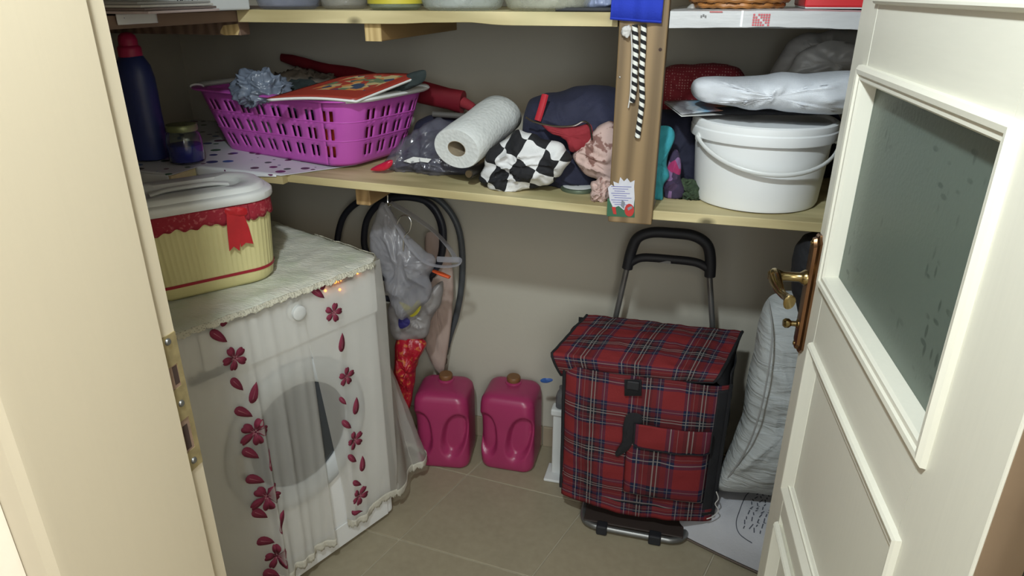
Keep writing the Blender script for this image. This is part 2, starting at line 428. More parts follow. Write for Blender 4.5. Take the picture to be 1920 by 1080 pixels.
build(dbox(G(), DW + .0001, DW + .0012, .01, 2.05, T + .001, -.0025), 'hinge_edge_strip', simple('brown_hinge_edge', rgb(150, 126, 100), .6, var=.08), parent=door, smooth=False)  # thin strip, browner than the door, covering its hinge-side edge
# glass: greenish ornamental pane
t = NT('green_ornamental_glass'); o_ = t.obj()
v1 = t.map(o_, (60, 60, 24), rot=(.5, 0, 0)); v2 = t.map(o_, (60, 22, 60), rot=(-.4, 0, 0))
vo = t.n('ShaderNodeTexVoronoi'); vo.inputs['Scale'].default_value = 1; t.l(v1, vo.inputs[0])
vo2 = t.n('ShaderNodeTexVoronoi'); vo2.inputs['Scale'].default_value = 1; t.l(v2, vo2.inputs[0])
lf = t.ramp(vo.outputs['Distance'], [(.16, (1, 1, 1, 1)), (.24, (0, 0, 0, 1))]); lf2 = t.ramp(vo2.outputs['Distance'], [(.16, (1, 1, 1, 1)), (.24, (0, 0, 0, 1))])
lfm = t.mix(1.0, lf, lf2, 'LIGHTEN'); msk = t.ramp(t.noise(11, 2), [(.5, (0, 0, 0, 1)), (.6, (1, 1, 1, 1))]); lfm = t.math('MULTIPLY', lfm, msk)
colr = t.mix(lfm, rgb(150, 166, 154), rgb(112, 128, 118)); t.set(col=colr, rough=.4, trans=.7, ior=1.45)
t.bump(t.noise(150, 3), .25, .002)
M['glass'] = t.m
build(dbox(G(), gs0 - .004, gs1 + .004, gz0 - .004, gz1 + .004, T + .017, T + .022), 'glass_pane', M['glass'], parent=door, smooth=False)
def moulding(s0, s1, z0, z1, prof, name='moulding', mat=None):
    """mitred frame: prof = (inset, height) pairs going from outside in"""
    g = G(); rings = []
    for (ss, zs, sx, sz) in ((s0, z0, 1, 1), (s1, z0, -1, 1), (s1, z1, -1, -1), (s0, z1, 1, -1)):
        rings.append([D(ss + sx * i, zs + sz * i, h) for i, h in prof])
    rings.append(rings[0]); n = len(prof)
    vs = [p for r in rings[:4] for p in r]; fs = []
    for i in range(4):
        for j in range(n): fs.append((i * n + j, i * n + (j + 1) % n, ((i + 1) % 4) * n + (j + 1) % n, ((i + 1) % 4) * n + j))
    g.add(vs, fs); return build(g, name, mat or M['door'], parent=door, smooth=False, ang=30)
pg = [(0, -.001), (.001, .006), (.006, .010), (.012, .009), (.014, .006), (.020, .006), (.023, .002), (.025, -.016), (.0252, -.019), (.010, -.019)]
moulding(gs0 - .022, gs1 + .022, gz0 - .022, gz1 + .022, pg)
pp = [(0, -.001), (.002, .006), (.005, .0085), (.008, .008), (.030, -.0072), (.0305, -.010), (.006, -.010)]
moulding(gs0 - .008, gs1 + .016, .63, .945, pp); moulding(gs0 - .008, gs1 + .016, .10, .553, pp); moulding(gs0 - .008, gs1 + .016, 1.482, 1.97, pp)
# lever handle on its long plate
def Q(px, py, off=.008): return onpl(px, py, D(0, 0, off), dn)
hh = thing('door_handle', 'polished brass lever handle on a long ornate plate of the open door', 'door handle', tuple(D(.02, .98, 0)))
pt, pb = Q(1532, 440), Q(1494, 664)
pz0, pz1 = pb.z, pt.z; ps = .012
g = G()
def plate_out(w, z0, z1, o):
    pts = []
    for s_, z_ in ((-w, z0 + .012), (-w * .55, z0 + .006), (-w * .35, z0), (w * .35, z0), (w * .55, z0 + .006), (w, z0 + .012), (w, z1 - .012), (w * .55, z1 - .006), (w * .35, z1), (-w * .35, z1), (-w * .55, z1 - .006), (-w, z1 - .012)):
        pts.append(D(ps + s_, z_, o))
    return pts
g.loft([plate_out(.021, pz0, pz1, 0), plate_out(.021, pz0, pz1, .004), plate_out(.018, pz0 + .003, pz1 - .003, .007), plate_out(.016, pz0 + .006, pz1 - .006, .007), plate_out(.014, pz0 + .008, pz1 - .008, .012), plate_out(.010, pz0 + .012, pz1 - .012, .013)])
build(g, 'back_plate', M['copper'], parent=hh, ang=30)
lz = Q(1515, 522, .01).z
R = dn.to_track_quat('Z', 'Y').to_matrix()
build(G().lathe([(.014, .01), (.014, .016), (.011, .02), (.0085, .024), (.0085, .05), (.010, .056), (.012, .060), (.0115, .072), (.006, .077)], c=D(ps, lz, 0), n=20, R=R), 'spindle', M['brass'], parent=hh)
lp = sm([D(ps - .004, lz, .066), D(ps + .012, lz - .001, .066), D(ps + .035, lz - .006, .064), D(ps + .058, lz - .010, .060), D(ps + .082, lz - .006, .058), D(ps + .100, lz - .004, .058), D(ps + .108, lz - .005, .057)], per=5)
rr = [.010 + .0035 * math.sin(i / (len(lp) - 1) * 2 * math.pi * 1.1 + .6) for i in range(len(lp))]; rr[-1] = .006; rr[-2] = .0105; rr[0] = .008
build(G().tube(lp, rr, n=14, sx=1.15, sy=.8), 'lever', M['brass'], parent=hh)
kz = Q(1497, 604, .01).z
build(G().lathe([(.009, .01), (.009, .014), (.005, .016), (.005, .024), (.0085, .028), (.009, .034), (.006, .038)], c=D(ps, kz, 0), n=18, R=R), 'thumb_turn', M['brass'], parent=hh)
for z_ in (pz0 + .016, pz1 - .016):
    build(G().lathe([(.004, .012), (.004, .0145), (.001, .0155)], c=D(ps, z_, 0), n=12, R=R), 'screw', M['brass'], parent=hh)

# ================================================================ SHELVES
YF = 1.50
def zb_(x): return 1.036 + .027 * max(0, -.185 - x)          # underside of the sagging lower board
TL = lambda x: zb_(x) + .020
TR = 1.055
def slab(g, x0, x1, y0, y1, zf, th, n=12):
    R = []
    for i in range(n + 1):
        x = x0 + (x1 - x0) * i / n; z = zf(x); e = .0008 * math.sin(9 * x)
        R.append([Vector((x, y0 + e, z)), Vector((x, y1, z)), Vector((x, y1, z + th)), Vector((x, y0 + e, z + th))])
    return g.loft(R)
lsh = thing('wooden_shelf', 'lower pine board shelf left of the post, holding the laundry basket', 'shelf', (-.6, 1.75, 1.036), 'pine boards of the shelving')
build(slab(G(), -1.236, -.990, 1.478, YF - .0005, zb_, .020, 4), 'front_filler', M['pine'], parent=lsh, smooth=False)
build(slab(G(), -1.236, -.186, YF, WY - .001, zb_, .020), 'front_board', M['pine'], parent=lsh, smooth=False, bev=.0015)
build(slab(G(), WX + .001, -1.238, 1.385, WY - .001, zb_, .020), 'side_board', M['pine'], parent=lsh, smooth=False, bev=.0015)
rsh = thing('wooden_shelf', 'lower pine board shelf right of the post, holding the white bucket', 'shelf', (.2, 1.75, 1.034), 'pine boards of the shelving')
build(slab(G(), -.086, .655, YF + .002, WY - .001, lambda x: 1.034, .021), 'board', M['pine'], parent=rsh, smooth=False, bev=.0015)
ZU, TU = 1.434, 1.460
ush = thing('wooden_shelf', 'upper pine board shelf left of the post, lined with glass jars', 'shelf', (-.6, 1.75, ZU), 'pine boards of the shelving')
g = G(); R = []
for i in range(41):
    x = -1.068 + (-.186 + 1.068) * i / 40; e = .010 * math.exp(-((x + .50) / .045) ** 2) + .008 * math.exp(-((x + .58) / .06) ** 2)
    zz = ZU - .001 + e * .45
    R.append([Vector((x, YF, zz)), Vector((x, WY - .001, ZU)), Vector((x, WY - .001, TU)), Vector((x, YF, TU))])
g.loft(R); build(g, 'front_board', M['pine'], parent=ush, smooth=False, bev=.001)
build(G().box((WX + .001, 1.02, ZU), (-1.07, WY - .001, TU - .002)), 'side_board', M['pinedark'], parent=ush, smooth=False, bev=.001)
# bearers under the boards
br = thing('shelf_bracket', 'short pine bearer block under the upper left shelf', 'bracket', (-.80, 1.75, 1.39), 'bearers under the shelves')
pz = at(686, 77, 1.52)
build(G().box((pz.x, 1.52, pz.z), (pz.x + .040, WY - .002, ZU - .0005)), 'bearer', M['pinebrk'], parent=br, smooth=False, bev=.002)
build(G().box((pz.x, 1.5185, pz.z), (pz.x + .040, 1.5195, ZU - .001)), 'end_face', M['endgrain'], parent=br, smooth=False)
br2 = thing('shelf_bracket', 'dark bearer under the upper left corner shelf with a pale cut end', 'bracket', (-1.1, 1.75, 1.39), 'bearers under the shelves')
q0, q1 = at(413, 66, 1.525), at(450, 66, 1.525)
build(G().box((WX + .002, 1.527, q0.z), (q1.x, 1.567, ZU - .0005)), 'bearer', M['pinedark'], parent=br2, smooth=False, bev=.002)
build(G().poly([(q0.x, 1.5265, q0.z + .004), (q0.x + .012, 1.5265, q0.z), (q1.x - .006, 1.5265, q0.z + .001), (q1.x, 1.5265, q0.z + .012), (q1.x - .002, 1.5265, ZU - .006), (q0.x + .012, 1.5265, ZU - .010), (q0.x + .002, 1.5265, ZU - .022)], (0, -1, 0), .001), 'cut_end', M['endgrain'], parent=br2, smooth=False)
br3 = thing('shelf_bracket', 'pine bearer block under the lower shelf above the coiled hose', 'bracket', (-.8, 1.75, 1.0), 'bearers under the shelves')
q0, q1 = at(668, 384, 1.56), at(712, 384, 1.56)
build(G().box((q0.x, 1.56, q0.z), (q0.x + .040, WY - .002, zb_(q1.x) - .001)), 'bearer', M['pinebrk'], parent=br3, smooth=False, bev=.003)
# post
po = thing('wooden_post', 'brown stained plank post between the shelves, with frayed cords over it', 'post', (-.136, 1.51, 1.03))
pl0, pl1 = at(1140, 408, 1.485).x, at(1222, 412, 1.485).x
build(G().box((pl0, 1.485, 1.026), (pl1, 1.535, 2.3)), 'plank', M['post'], parent=po, smooth=False, bev=.003)
kq = at(1238, 93, 1.4845)
build(G().lathe([(.0035, 0), (.0035, .0008), (.001, .001)], c=(kq.x, 1.4851, kq.z), n=10, R=Matrix.Rotation(math.pi / 2, 3, 'X')), 'nail_hole', M['darkhole'], parent=po)
kq = at(1162, 145, 1.4845)
build(G().lathe([(.002, 0), (.002, .001), (.001, .0015)], c=(kq.x, 1.4851, kq.z), n=10, R=Matrix.Rotation(math.pi / 2, 3, 'X')), 'nail_head', M['steel'], parent=po)
# torn sticker
ZP = 1.4846
def pp_(x, y, Y=ZP): return at(x, y, Y)
stk = thing('torn_sticker', 'torn printed sticker with green foot and red oval, low on the post', 'sticker', tuple(at(1165, 400, ZP)))
build(G().poly([pp_(x, y) for x, y in ((1138, 405), (1139, 372), (1190, 372), (1190, 408))], (0, -1, 0), .0004), 'green_foot', simple('sticker_green', rgb(44, 92, 66), .5), parent=stk, smooth=False)
tp = [(1143, 375), (1140, 352), (1146, 346), (1152, 350), (1150, 340), (1160, 344), (1163, 332), (1170, 340), (1176, 334), (1182, 342), (1190, 338), (1189, 350), (1190, 372), (1188, 388), (1176, 384), (1170, 394), (1160, 386), (1150, 390)]
build(G().poly([pp_(x, y, ZP - .0005) for x, y in tp], (0, -1, 0), .0004), 'torn_paper', simple('sticker_white', rgb(196, 196, 204), .6, var=.1, vs=60), parent=stk, smooth=False)
g = G()
for k in range(9):
    y_ = 349 + k * 4.2; x0 = 1146 + (k % 3) * 3; x1 = 1184 - (k * 7 % 5) * 3
    g.poly([pp_(x, y, ZP - .001) for x, y in ((x0, y_), (x1, y_ + 1), (x1, y_ + 2.1), (x0, y_ + 1.1))], (0, -1, 0), .0002)
build(g, 'print_lines', simple('sticker_print_blue', rgb(96, 96, 160), .6), parent=stk, smooth=False)
g = G(); g.poly([pp_(1180 + 9 * math.cos(a), 394 + 12 * math.sin(a), ZP - .001) for a in [k * math.pi / 9 for k in range(18)]], (0, -1, 0), .0004)
g.poly([pp_(x, y, ZP - .001) for x, y in ((1147, 388), (1154, 388), (1156, 402), (1150, 401))], (0, -1, 0), .0003)
build(g, 'red_oval', simple('sticker_red', rgb(176, 44, 38), .5), parent=stk, smooth=False)
g = G(); g.poly([pp_(x, y, ZP - .0016) for x, y in ((1176, 390), (1184, 386), (1186, 390), (1178, 395))], (0, -1, 0), .0002); g.poly([pp_(x, y, ZP - .0016) for x, y in ((1166, 374), (1172, 380), (1170, 392), (1164, 386))], (0, -1, 0), .0002)
build(g, 'pale_marks', simple('sticker_grey', rgb(120, 124, 134), .5), parent=stk, smooth=False)

# ================================================================ WASHING MACHINE AND ITS COVERS
C0 = Vector((-.80, 1.56, 0)); md = Vector((.407, .914, 0)).normalized(); mn = Vector((md.y, -md.x, 0)); msd = -mn
def MP(s, z, off=0): return C0 - md * s + mn * off + Vector((0, 0, z))     # on the machine's front
wm = thing('washing_machine', 'white front loading washing machine behind the sheer curtain', 'washing machine', tuple(C0 - md * .3 + msd * .27))
def mbox(g, s0, s1, z0, z1, o0, o1):
    vs = [MP(s, z, o) for z in (z0, z1) for s, o in ((s0, o0), (s1, o0), (s1, o1), (s0, o1))]
    return g.add(vs, [(0, 3, 2, 1), (4, 5, 6, 7), (0, 1, 5, 4), (1, 2, 6, 5), (2, 3, 7, 6), (3, 0, 4, 7)])
build(mbox(G(), .004, .596, .012, .845, -.52, -.002), 'cabinet', M['enamel'], parent=wm, smooth=False, bev=.012, seg=3)
build(mbox(G(), .008, .592, .70, .835, -.002, .008), 'control_panel', M['enamel'], parent=wm, smooth=False, bev=.004)
Rm = mn.to_track_quat('Z', 'Y').to_matrix()
kp = onpl(553, 583, MP(0, 0, .01), mn)
kb = build(G().lathe([(.024, .0), (.024, .006), (.019, .008), (.018, .020), (.015, .022), (.004, .022)], c=kp, n=28, R=Rm), 'dial_knob', M['white'], parent=wm)
a, b = onpl(620, 538, MP(0, 0, .01), mn), onpl(655, 506, MP(0, 0, .01), mn)
sA = (C0 - a).dot(md); sB = (C0 - b).dot(md); zA = (a.z + b.z) / 2
dp = build(mbox(G(), sB - .010, sA + .004, zA - .015, zA + .015, .008, .0095), 'display', simple('dark_display', rgb(70, 66, 64), .2), parent=wm, smooth=False)
def text(name, body, size, mat, parent, origin, xdir, ydir, ext=.0003, align='LEFT'):
    cu = bpy.data.curves.new(name, 'FONT'); cu.body = body; cu.size = size; cu.extrude = ext; cu.align_x = align; cu.resolution_u = 2
    o = bpy.data.objects.new('tmp', cu); COL.objects.link(o); bpy.context.view_layer.update()
    me = bpy.data.meshes.new_from_object(o.evaluated_get(bpy.context.evaluated_depsgraph_get())); bpy.data.objects.remove(o)
    xd, yd = Vector(xdir).normalized(), Vector(ydir).normalized(); zd = xd.cross(yd)
    g = G(); g.add([Vector(origin) + xd * v.co.x + yd * v.co.y + zd * v.co.z for v in me.vertices], [tuple(p.vertices) for p in me.polygons])
    return build(g, name, mat, parent=parent, smooth=False)
t = NT('orange_led'); M['led'] = t.set(col=rgb(255, 150, 60), emis=rgb(255, 140, 50), estr=7)
q = onpl(622, 532, MP(0, 0, .0105), mn)
text('display_digits', '05:1', .022, M['led'], dp, MP(sA, zA - .009, .0100), md, (0, 0, 1))
for px in ((610, 545), (637, 543), (670, 512)):
    q = onpl(px[0], px[1], MP(0, 0, .0085), mn)
    build(G().lathe([(.003, 0), (.003, .0015), (.001, .0022)], c=q, n=10, R=Rm), 'indicator_light', M['led'], parent=wm)
for px in ((648, 548), (660, 540), (612, 556), (597, 560)):
    q = onpl(px[0], px[1], MP(0, 0, .008), mn)
    build(G().lathe([(.005, 0), (.005, .0035), (.003, .0045)], c=q, n=14, R=Rm), 'push_button', M['white'], parent=wm)
a, b = onpl(372, 640, MP(0, 0, .01), mn), onpl(475, 560, MP(0, 0, .01), mn); sa, sb = (C0 - a).dot(md), (C0 - b).dot(md)
dw = build(mbox(G(), min(sb, sa), min(.585, max(sa, sb)), .705, .825, .008, .014), 'detergent_drawer', M['enamel'], parent=wm, smooth=False, bev=.004)
build(mbox(G(), .44, .54, .715, .735, .014, .017), 'drawer_grip', simple('grey_grip', rgb(120, 124, 128), .4), parent=dw, smooth=False, bev=.002)
# porthole door
dc = onpl(548, 778, MP(0, 0, .02), mn); sc_, zc_ = (C0 - dc).dot(md), dc.z
dc = MP(.29, .455, 0)
pdoor = build(G().lathe([(.205, 0), (.205, .010), (.198, .015), (.18, .017), (.150, .014), (.142, .008), (.142, .002)], c=dc, n=56, R=Rm, cap=(False, False)), 'porthole_ring', simple('porthole_plastic', rgb(190, 194, 196), .3), parent=wm)
build(G().lathe([(.142, .004), (.13, .008), (.10, .012), (.04, .014), (.002, .0145)], c=dc, n=48, R=Rm), 'porthole_glass', simple('porthole_dark_glass', rgb(58, 62, 66), .12), parent=pdoor)
build(mbox(G(), .285 + .168, .285 + .19, .41, .50, .012, .019), 'porthole_latch', M['chrome'], parent=pdoor, smooth=False, bev=.003)
build(mbox(G(), .03, .57, .02, .09, -.001, .003), 'kick_panel', M['enamel'], parent=wm, smooth=False, bev=.002)

# curtain: two gathered panels, ruled from the top edge of the machine to the floor
CT = translucent('sheer_organza', rgb(234, 232, 226), .52, tl=.45, var=.05, vs=8, bump=.15, bs=600, rough=.5)
def plan(s, off):
    if s >= 0: return C0 - md * s + mn * off
    return C0 + msd * (-s) + md * off
def topc(s):                                    # top curve, rounding the corner
    if s > .04: p = plan(s, .010)
    elif s < -.04: p = plan(s, .010)
    else:
        k = (.04 - s) / .08; a_, b_, c_ = plan(.04, .010), C0 + mn * .010 + md * .010, plan(-.04, .010)
        p = a_ * (1 - k) ** 2 + b_ * 2 * k * (1 - k) + c_ * k * k
    return p + Vector((0, 0, .848))
def lerpl(L, u):
    x = u * (len(L) - 1); i = min(int(x), len(L) - 2); return L[i].lerp(L[i + 1], x - i)
hz1 = .085
hem1 = sm([onz(x, y, hz1 + d) for x, y, d in ((340, 1190, 0), (395, 1150, 0), (430, 1124, 0), (480, 1100, 0), (520, 1084, 0), (548, 1078, 0), (573, 1047, 0), (600, 1026, 0), (627, 1009, 0))], per=8)
hem2 = sm([onz(x, y, hz1 + d) for x, y, d in ((612, 952, .012), (636, 966, 0), (662, 978, 0), (688, 968, 0), (698, 938, .01), (728, 926, .01), (753, 920, 0), (763, 884, 0), (780, 874, 0), (795, 868, 0), (785, 845, .0), (760, 832, .0))], per=8)
def s_of(px, py): return (C0 - onpl(px, py, MP(0, 0, .01), mn)).dot(md)
sR1, sL2 = s_of(560, 548), s_of(548, 545)
def cur(hem, sa, sb, folds, ph, amp):
    def f(u, v, lace=0):
        v2 = max(0, min(1, v)); T_ = topc(sa + (sb - sa) * u); B_ = lerpl(hem, u)
        e = v2 ** .85; p = T_.lerp(B_, v2); h = T_.lerp(B_, e); p = Vector((h.x, h.y, p.z))
        w = math.sin(u * folds * 2 * math.pi + ph + 1.2 * math.sin(3 * u + v)) + .5 * math.sin(u * folds * 4.4 * math.pi + 1.3 + 2 * v)
        nrm = mn if (sa + (sb - sa) * u) > -.03 else md
        p = p + nrm * (w * amp * (.25 + .75 * math.sin(min(1, v2 * 1.3) * math.pi / 2)) * (1 - .35 * v2) + .004) + Vector((0, 0, -.010 * math.sin(math.pi * v2) * 0))
        p = p + nrm * (.003 * nz(p, 30, 4))
        if nrm is mn:
            d_ = (p - C0).dot(mn); m_ = .010 + .014 * min(1, 2.2 * math.sin(math.pi * min(1, v2)))
            if d_ < m_ + .012: p = p + mn * (m_ + .012 * math.exp((d_ - m_ - .012) / .012) - d_)
        return p
    return f
c1 = cur(hem1, .60, sR1, 5.5, .4, .015); c2 = cur(hem2, sL2, -.30, 4.6, 2.2, .013)
cu = thing('machine_curtain', 'sheer white curtain with two bands of wine red flowers hung round the machine', 'curtain', tuple(C0 - md * .3 + mn * .05))
lace = simple('cream_lace', rgb(196, 192, 178), .85, var=.12, vs=200, bump=.6, bs=260)
FL = {1: [(440, 670, 22, 'f'), (477, 807, 26, 'f'), (498, 928, 27, 'f'), (518, 1042, 26, 'f'), (422, 590, 17, 60), (408, 632, 17, -50), (441, 716, 15, -60), (473, 733, 17, 70),
          (454, 771, 17, -45), (466, 847, 17, -50), (506, 862, 17, 68), (476, 896, 17, -40), (485, 964, 16, -50), (525, 978, 17, 60), (496, 1011, 16, -38), (507, 1075, 16, -45)],
      2: [(603, 522, 15, 75), (595, 548, 14, -50), (625, 583, 18, 'f'), (639, 642, 15, 80), (649, 708, 18, 'f'), (640, 748, 9, -60), (665, 761, 14, 80), (648, 794, 12, -55), (664, 823, 18, 'f'),
          (660, 860, 12, -55), (679, 872, 13, 85), (665, 905, 11, -45), (674, 931, 19, 'f'), (665, 961, 10, -30)]}
wine = simple('wine_red_applique', rgb(128, 40, 66), .8, var=.12, vs=60); veinm = simple('pink_vein_thread', rgb(176, 120, 130), .8)
for idx, (cf, L) in enumerate(((c1, FL[1]), (c2, FL[2]))):
    pan = build(G().grid(cf, 110, 48), 'curtain_panel', CT, parent=cu, ang=180)
    def lc(u, v, cf=cf):
        p = cf(u, 1.0); zz = abs(math.sin(u * 55)) * .010 + abs(math.sin(u * 173)) * .004
        return p + Vector((0, 0, -.003 + .016 * (1 - v) - v * zz)) + mn * .0012 
    build(G().grid(lc, 330, 3), 'lace_hem', lace, parent=pan, ang=180, sol=.001)
    S_ = [(i / 110, j / 60, cf(i / 110, j / 60)) for i in range(111) for j in range(61)]
    S_ = [(u, v, p, pj(p)) for u, v, p in S_]
    for (x, y, r, k) in L:
        lim = [q for q in S_ if not (idx == 1 and (C0 + md * 0 - q[2]).dot(md) < -.02)]
        u, v, p, _ = min(lim, key=lambda q: (q[3][0] - x) ** 2 + (q[3][1] - y) ** 2)
        dist = (p - CAM).length; rw = r * dist / F
        du = (cf(min(1, u + .01), v) - cf(max(0, u - .01), v)); dv = (cf(u, min(1, v + .01)) - cf(u, max(0, v - .01)))
        ulen = du.length / (min(1, u + .01) - max(0, u - .01)); vlen = dv.length / (min(1, v + .01) - max(0, v - .01))
        du_dir = du.normalized()
        sgn = 1 if du_dir.dot(md) > 0 else -1
        nn = mn
        def W_(a_, b_, off=.0022, u=u, v=v, ulen=ulen, vlen=vlen, sgn=sgn, cf=cf, nn=nn): return cf(max(0, min(1, u + sgn * a_ / ulen)), max(0, min(1.0, v - b_ / vlen))) + nn * off
        g = G(); g2 = G()
        if k == 'f':
            a0 = random.uniform(0, 1.2)
            for q5 in range(5):
                a = a0 + q5 * 2 * math.pi / 5; pts = []
                for tt in range(13):
                    w = tt / 12; ang_ = a + (w - .5) * 1.24; rad = rw * (.18 + .90 * math.sin(math.pi * w) ** .55) * (1 - .12 * math.exp(-((w - .5) / .08) ** 2))
                    pts.append(W_(rad * math.cos(ang_), rad * math.sin(ang_)))
                c_ = W_(0, 0); g.add([c_] + pts, [(0, i, i + 1) for i in range(1, 13)])
                for da in (-.25, .1, .35):
                    aa = a + da; l_ = rw * (.5 if da == .1 else .38); e1, e2 = rw * .08, l_; wd = rw * .02
                    g2.add([W_(e1 * math.cos(aa) - wd * math.sin(aa), e1 * math.sin(aa) + wd * math.cos(aa), .0036), W_(e1 * math.cos(aa) + wd * math.sin(aa), e1 * math.sin(aa) - wd * math.cos(aa), .0036), W_(e2 * math.cos(aa), e2 * math.sin(aa), .0036)], [(0, 1, 2)])
            build(g, 'flower', wine, parent=pan, ang=180, sol=.0006); build(g2, 'flower_stamens', veinm, parent=pan)
        else:
            a = math.radians(k); pts = []; ca, sa_ = math.cos(a), math.sin(a)
            for tt in range(16):
                w = tt / 16 * 2 * math.pi; lx = rw * 1.15 * math.cos(w); ly = rw * .46 * math.sin(w) * (1 - .35 * math.cos(w))
                if abs(math.sin(w)) < .01 and math.cos(w) > 0: lx *= 1.12
                pts.append(W_(lx * ca - ly * sa_, lx * sa_ + ly * ca))
            g.add([W_(0, 0)] + pts, [(0, i, i % 16 + 1) for i in range(1, 17)])
            build(g, 'leaf', wine, parent=pan, ang=180, sol=.0006)
            g2 = G(); wd = rw * .03; e1, e2 = -rw * .7, rw * .7
            g2.add([W_(e1 * ca - wd * sa_, e1 * sa_ + wd * ca, .0036), W_(e1 * ca + wd * sa_, e1 * sa_ - wd * ca, .0036), W_(e2 * ca, e2 * sa_, .0036)], [(0, 1, 2)])
            build(g2, 'leaf_vein', veinm, parent=pan)
# table cloth on the machine
t = NT('ivory_damask_cloth'); f = t.noise(30, 5); ch = t.n('ShaderNodeTexBrick'); 
c = t.mix(t.ramp(t.noise(9, 3), [(.4, (0, 0, 0, 1)), (.65, (1, 1, 1, 1))]), rgb(226, 222, 206), rgb(196, 204, 176)); c = t.mix(f, c, rgb(214, 214, 206))
t.bump(t.noise(70, 5, t.map(t.obj(), (1, 3, 1))), .8, .004); M['damask'] = t.set(col=c, rough=.85, spec=.2)
tc = thing('machine_cover_cloth', 'ivory damask cloth with a lace edge on top of the washing machine', 'cloth', tuple(C0 - md * .3 + msd * .2 + Vector((0, 0, .846))))
def tcf(u, v):
    s = -.02 + .64 * u; o_ = .022 - .53 * v
    p = MP(s, .853, o_)
    edge = 0
    if v < .05: edge = -.005 * (1 - v / .05)
    if u < .04: edge = min(edge, -.006 * (1 - u / .04))
    if u < .12 and v < .12:                       # rounded, slumping corner
        r = math.hypot(.12 - u, .12 - v) / .12
        if r > 1: p = MP(s + .03 * (r - 1) * 2, .853, o_ - .03 * (r - 1) * 2); edge -= .010 * (r - 1)
    return p + Vector((0, 0, edge + .0028 * nz(p, 25, 2) + .002 * abs(nz(p, 60, 5))))
build(G().grid(tcf, 90, 80), 'cloth_top', M['damask'], parent=tc, ang=180, sol=.002)
lace2 = NT('open_lace_edge'); vz = lace2.n('ShaderNodeTexVoronoi'); vz.inputs['Scale'].default_value = 190; lace2.l(lace2.obj(), vz.inputs[0])
lace2.l(lace2.ramp(vz.outputs['Distance'], [(.0, (.25, .25, .25, 1)), (.35, (1, 1, 1, 1))]), lace2.b.inputs['Alpha']); lace2.bump(vz.outputs['Distance'], .8, .003)
M['lace2'] = lace2.set(col=rgb(200, 196, 178), rough=.9)
def le(u, v):
    if u < .8: uu = u / .8; b = tcf(1 - uu, 0); nn = mn
    else: uu = (u - .8) / .2; b = tcf(0, uu * .6); nn = md
    zz = abs(math.sin(u * 75)) * .010 + abs(math.sin(u * 230)) * .005
    return b + nn * (.003 + .007 * v + .003 * nz(b, 60, 1)) + Vector((0, 0, .003 - v * (.007 + zz * .5)))
build(G().grid(le, 420, 4), 'lace_edge', M['lace2'], parent=tc, ang=180, sol=.001)

# bread box
ba = math.radians(52); bc = Vector((-1.118, 1.300, .858)); KB = 1.2; RB = rotz(ba)
bb = thing('bread_box', 'pale yellow ribbed box with white lid and red lace ribbon on the machine', 'box', tuple(bc))
def ring(hx, hy, r, z, rib=0, n=240):
    out = []
    for j, p in enumerate(rrect(hx, hy, r, n)):
        q = p * (1 + (rib / max(.05, p.length)) * (.4 if j % 3 else -1.2)); out.append(RB @ q + bc + Vector((0, 0, z + (.034 if z > .1 else 0))))
    return out
M['yellow'] = simple('pale_yellow_plastic', rgb(214, 206, 150), .45, var=.04)
build(G().loft([ring(.145, .082, .06, 0), ring(.152, .088, .062, .008), ring(.155, .091, .064, .03), ring(.155, .091, .064, .032, .0016), ring(.163, .099, .070, .138, .0016), ring(.163, .099, .07, .140), ring(.165, .101, .07, .172)], cap=(True, False)), 'ribbed_body', M['yellow'], parent=bb, ang=80)
build(G().loft([ring(.1562, .0922, .065, .030), ring(.1568, .0928, .065, .030), ring(.1572, .0932, .065, .037), ring(.1565, .0925, .065, .037)], cap=(False, False)), 'red_stripe', simple('red_band', rgb(158, 28, 46), .5), parent=bb)
lidm = M['white']
build(G().loft([ring(.172, .108, .078, .166), ring(.174, .110, .08, .170), ring(.174, .110, .08, .182), ring(.170, .106, .078, .186), ring(.160, .096, .072, .188), ring(.156, .092, .07, .197), ring(.150, .086, .068, .1995), ring(.112, .052, .045, .198), ring(.106, .046, .042, .190), ring(.10, .04, .038, .189)]), 'lid', lidm, parent=bb, ang=50)
hg = G(); hb = [RB @ Vector((x, 0, .034)) + bc for x in (-.085, -.05, 0, .05, .085)]
hg.tube(sm([hb[0] + Vector((0, 0, .190)), hb[1] + Vector((0, 0, .196)), hb[2] + Vector((0, 0, .197)), hb[3] + Vector((0, 0, .196)), hb[4] + Vector((0, 0, .190))], per=6), .012, n=12, sx=.4, sy=1.1)
build(hg, 'lid_grip', lidm, parent=bb)
# red lace band + ribbon
def band(u, v):
    n_ = 240; k = int(u * n_) % n_; p = rrect(.1665, .1025, .071, n_)[k]
    z = .167 - v * (.036 + .004 * math.sin(k * .9) + .003 * math.sin(k * .37))
    return RB @ (p * (1 + .006 * v)) + bc + Vector((0, 0, z))
RRB = rrect(.1665, .1025, .071, 240)
def band(u, v):
    k = int(round(u * 240)) % 240; p = RRB[k]; z = .202 - v * (.040 + .003 * math.sin(k * .9) + .003 * math.sin(k * .37))
    return RB @ (p * (1 + .004 * math.sin(k * .8) * v + .01 * v)) + bc + Vector((0, 0, z))
t = NT('red_lace'); c = t.mix(t.ramp(t.noise(120, 4), [(.55, (0, 0, 0, 1)), (.7, (1, 1, 1, 1))]), rgb(150, 30, 48), rgb(186, 96, 98)); t.bump(t.noise(200, 3), .6); M['redlace'] = t.set(col=c, rough=.8)
build(G().grid(band, 240, 4), 'lace_band', M['redlace'], parent=bb, ang=180, sol=.0012)
rbm = simple('red_satin_ribbon', rgb(182, 30, 40), .45, var=.15, vs=30)
fd = (RB @ Vector((0, -1, 0))).normalized()
def BX(px, py, o=.108): return onpl(px, py, bc + fd * o, fd)
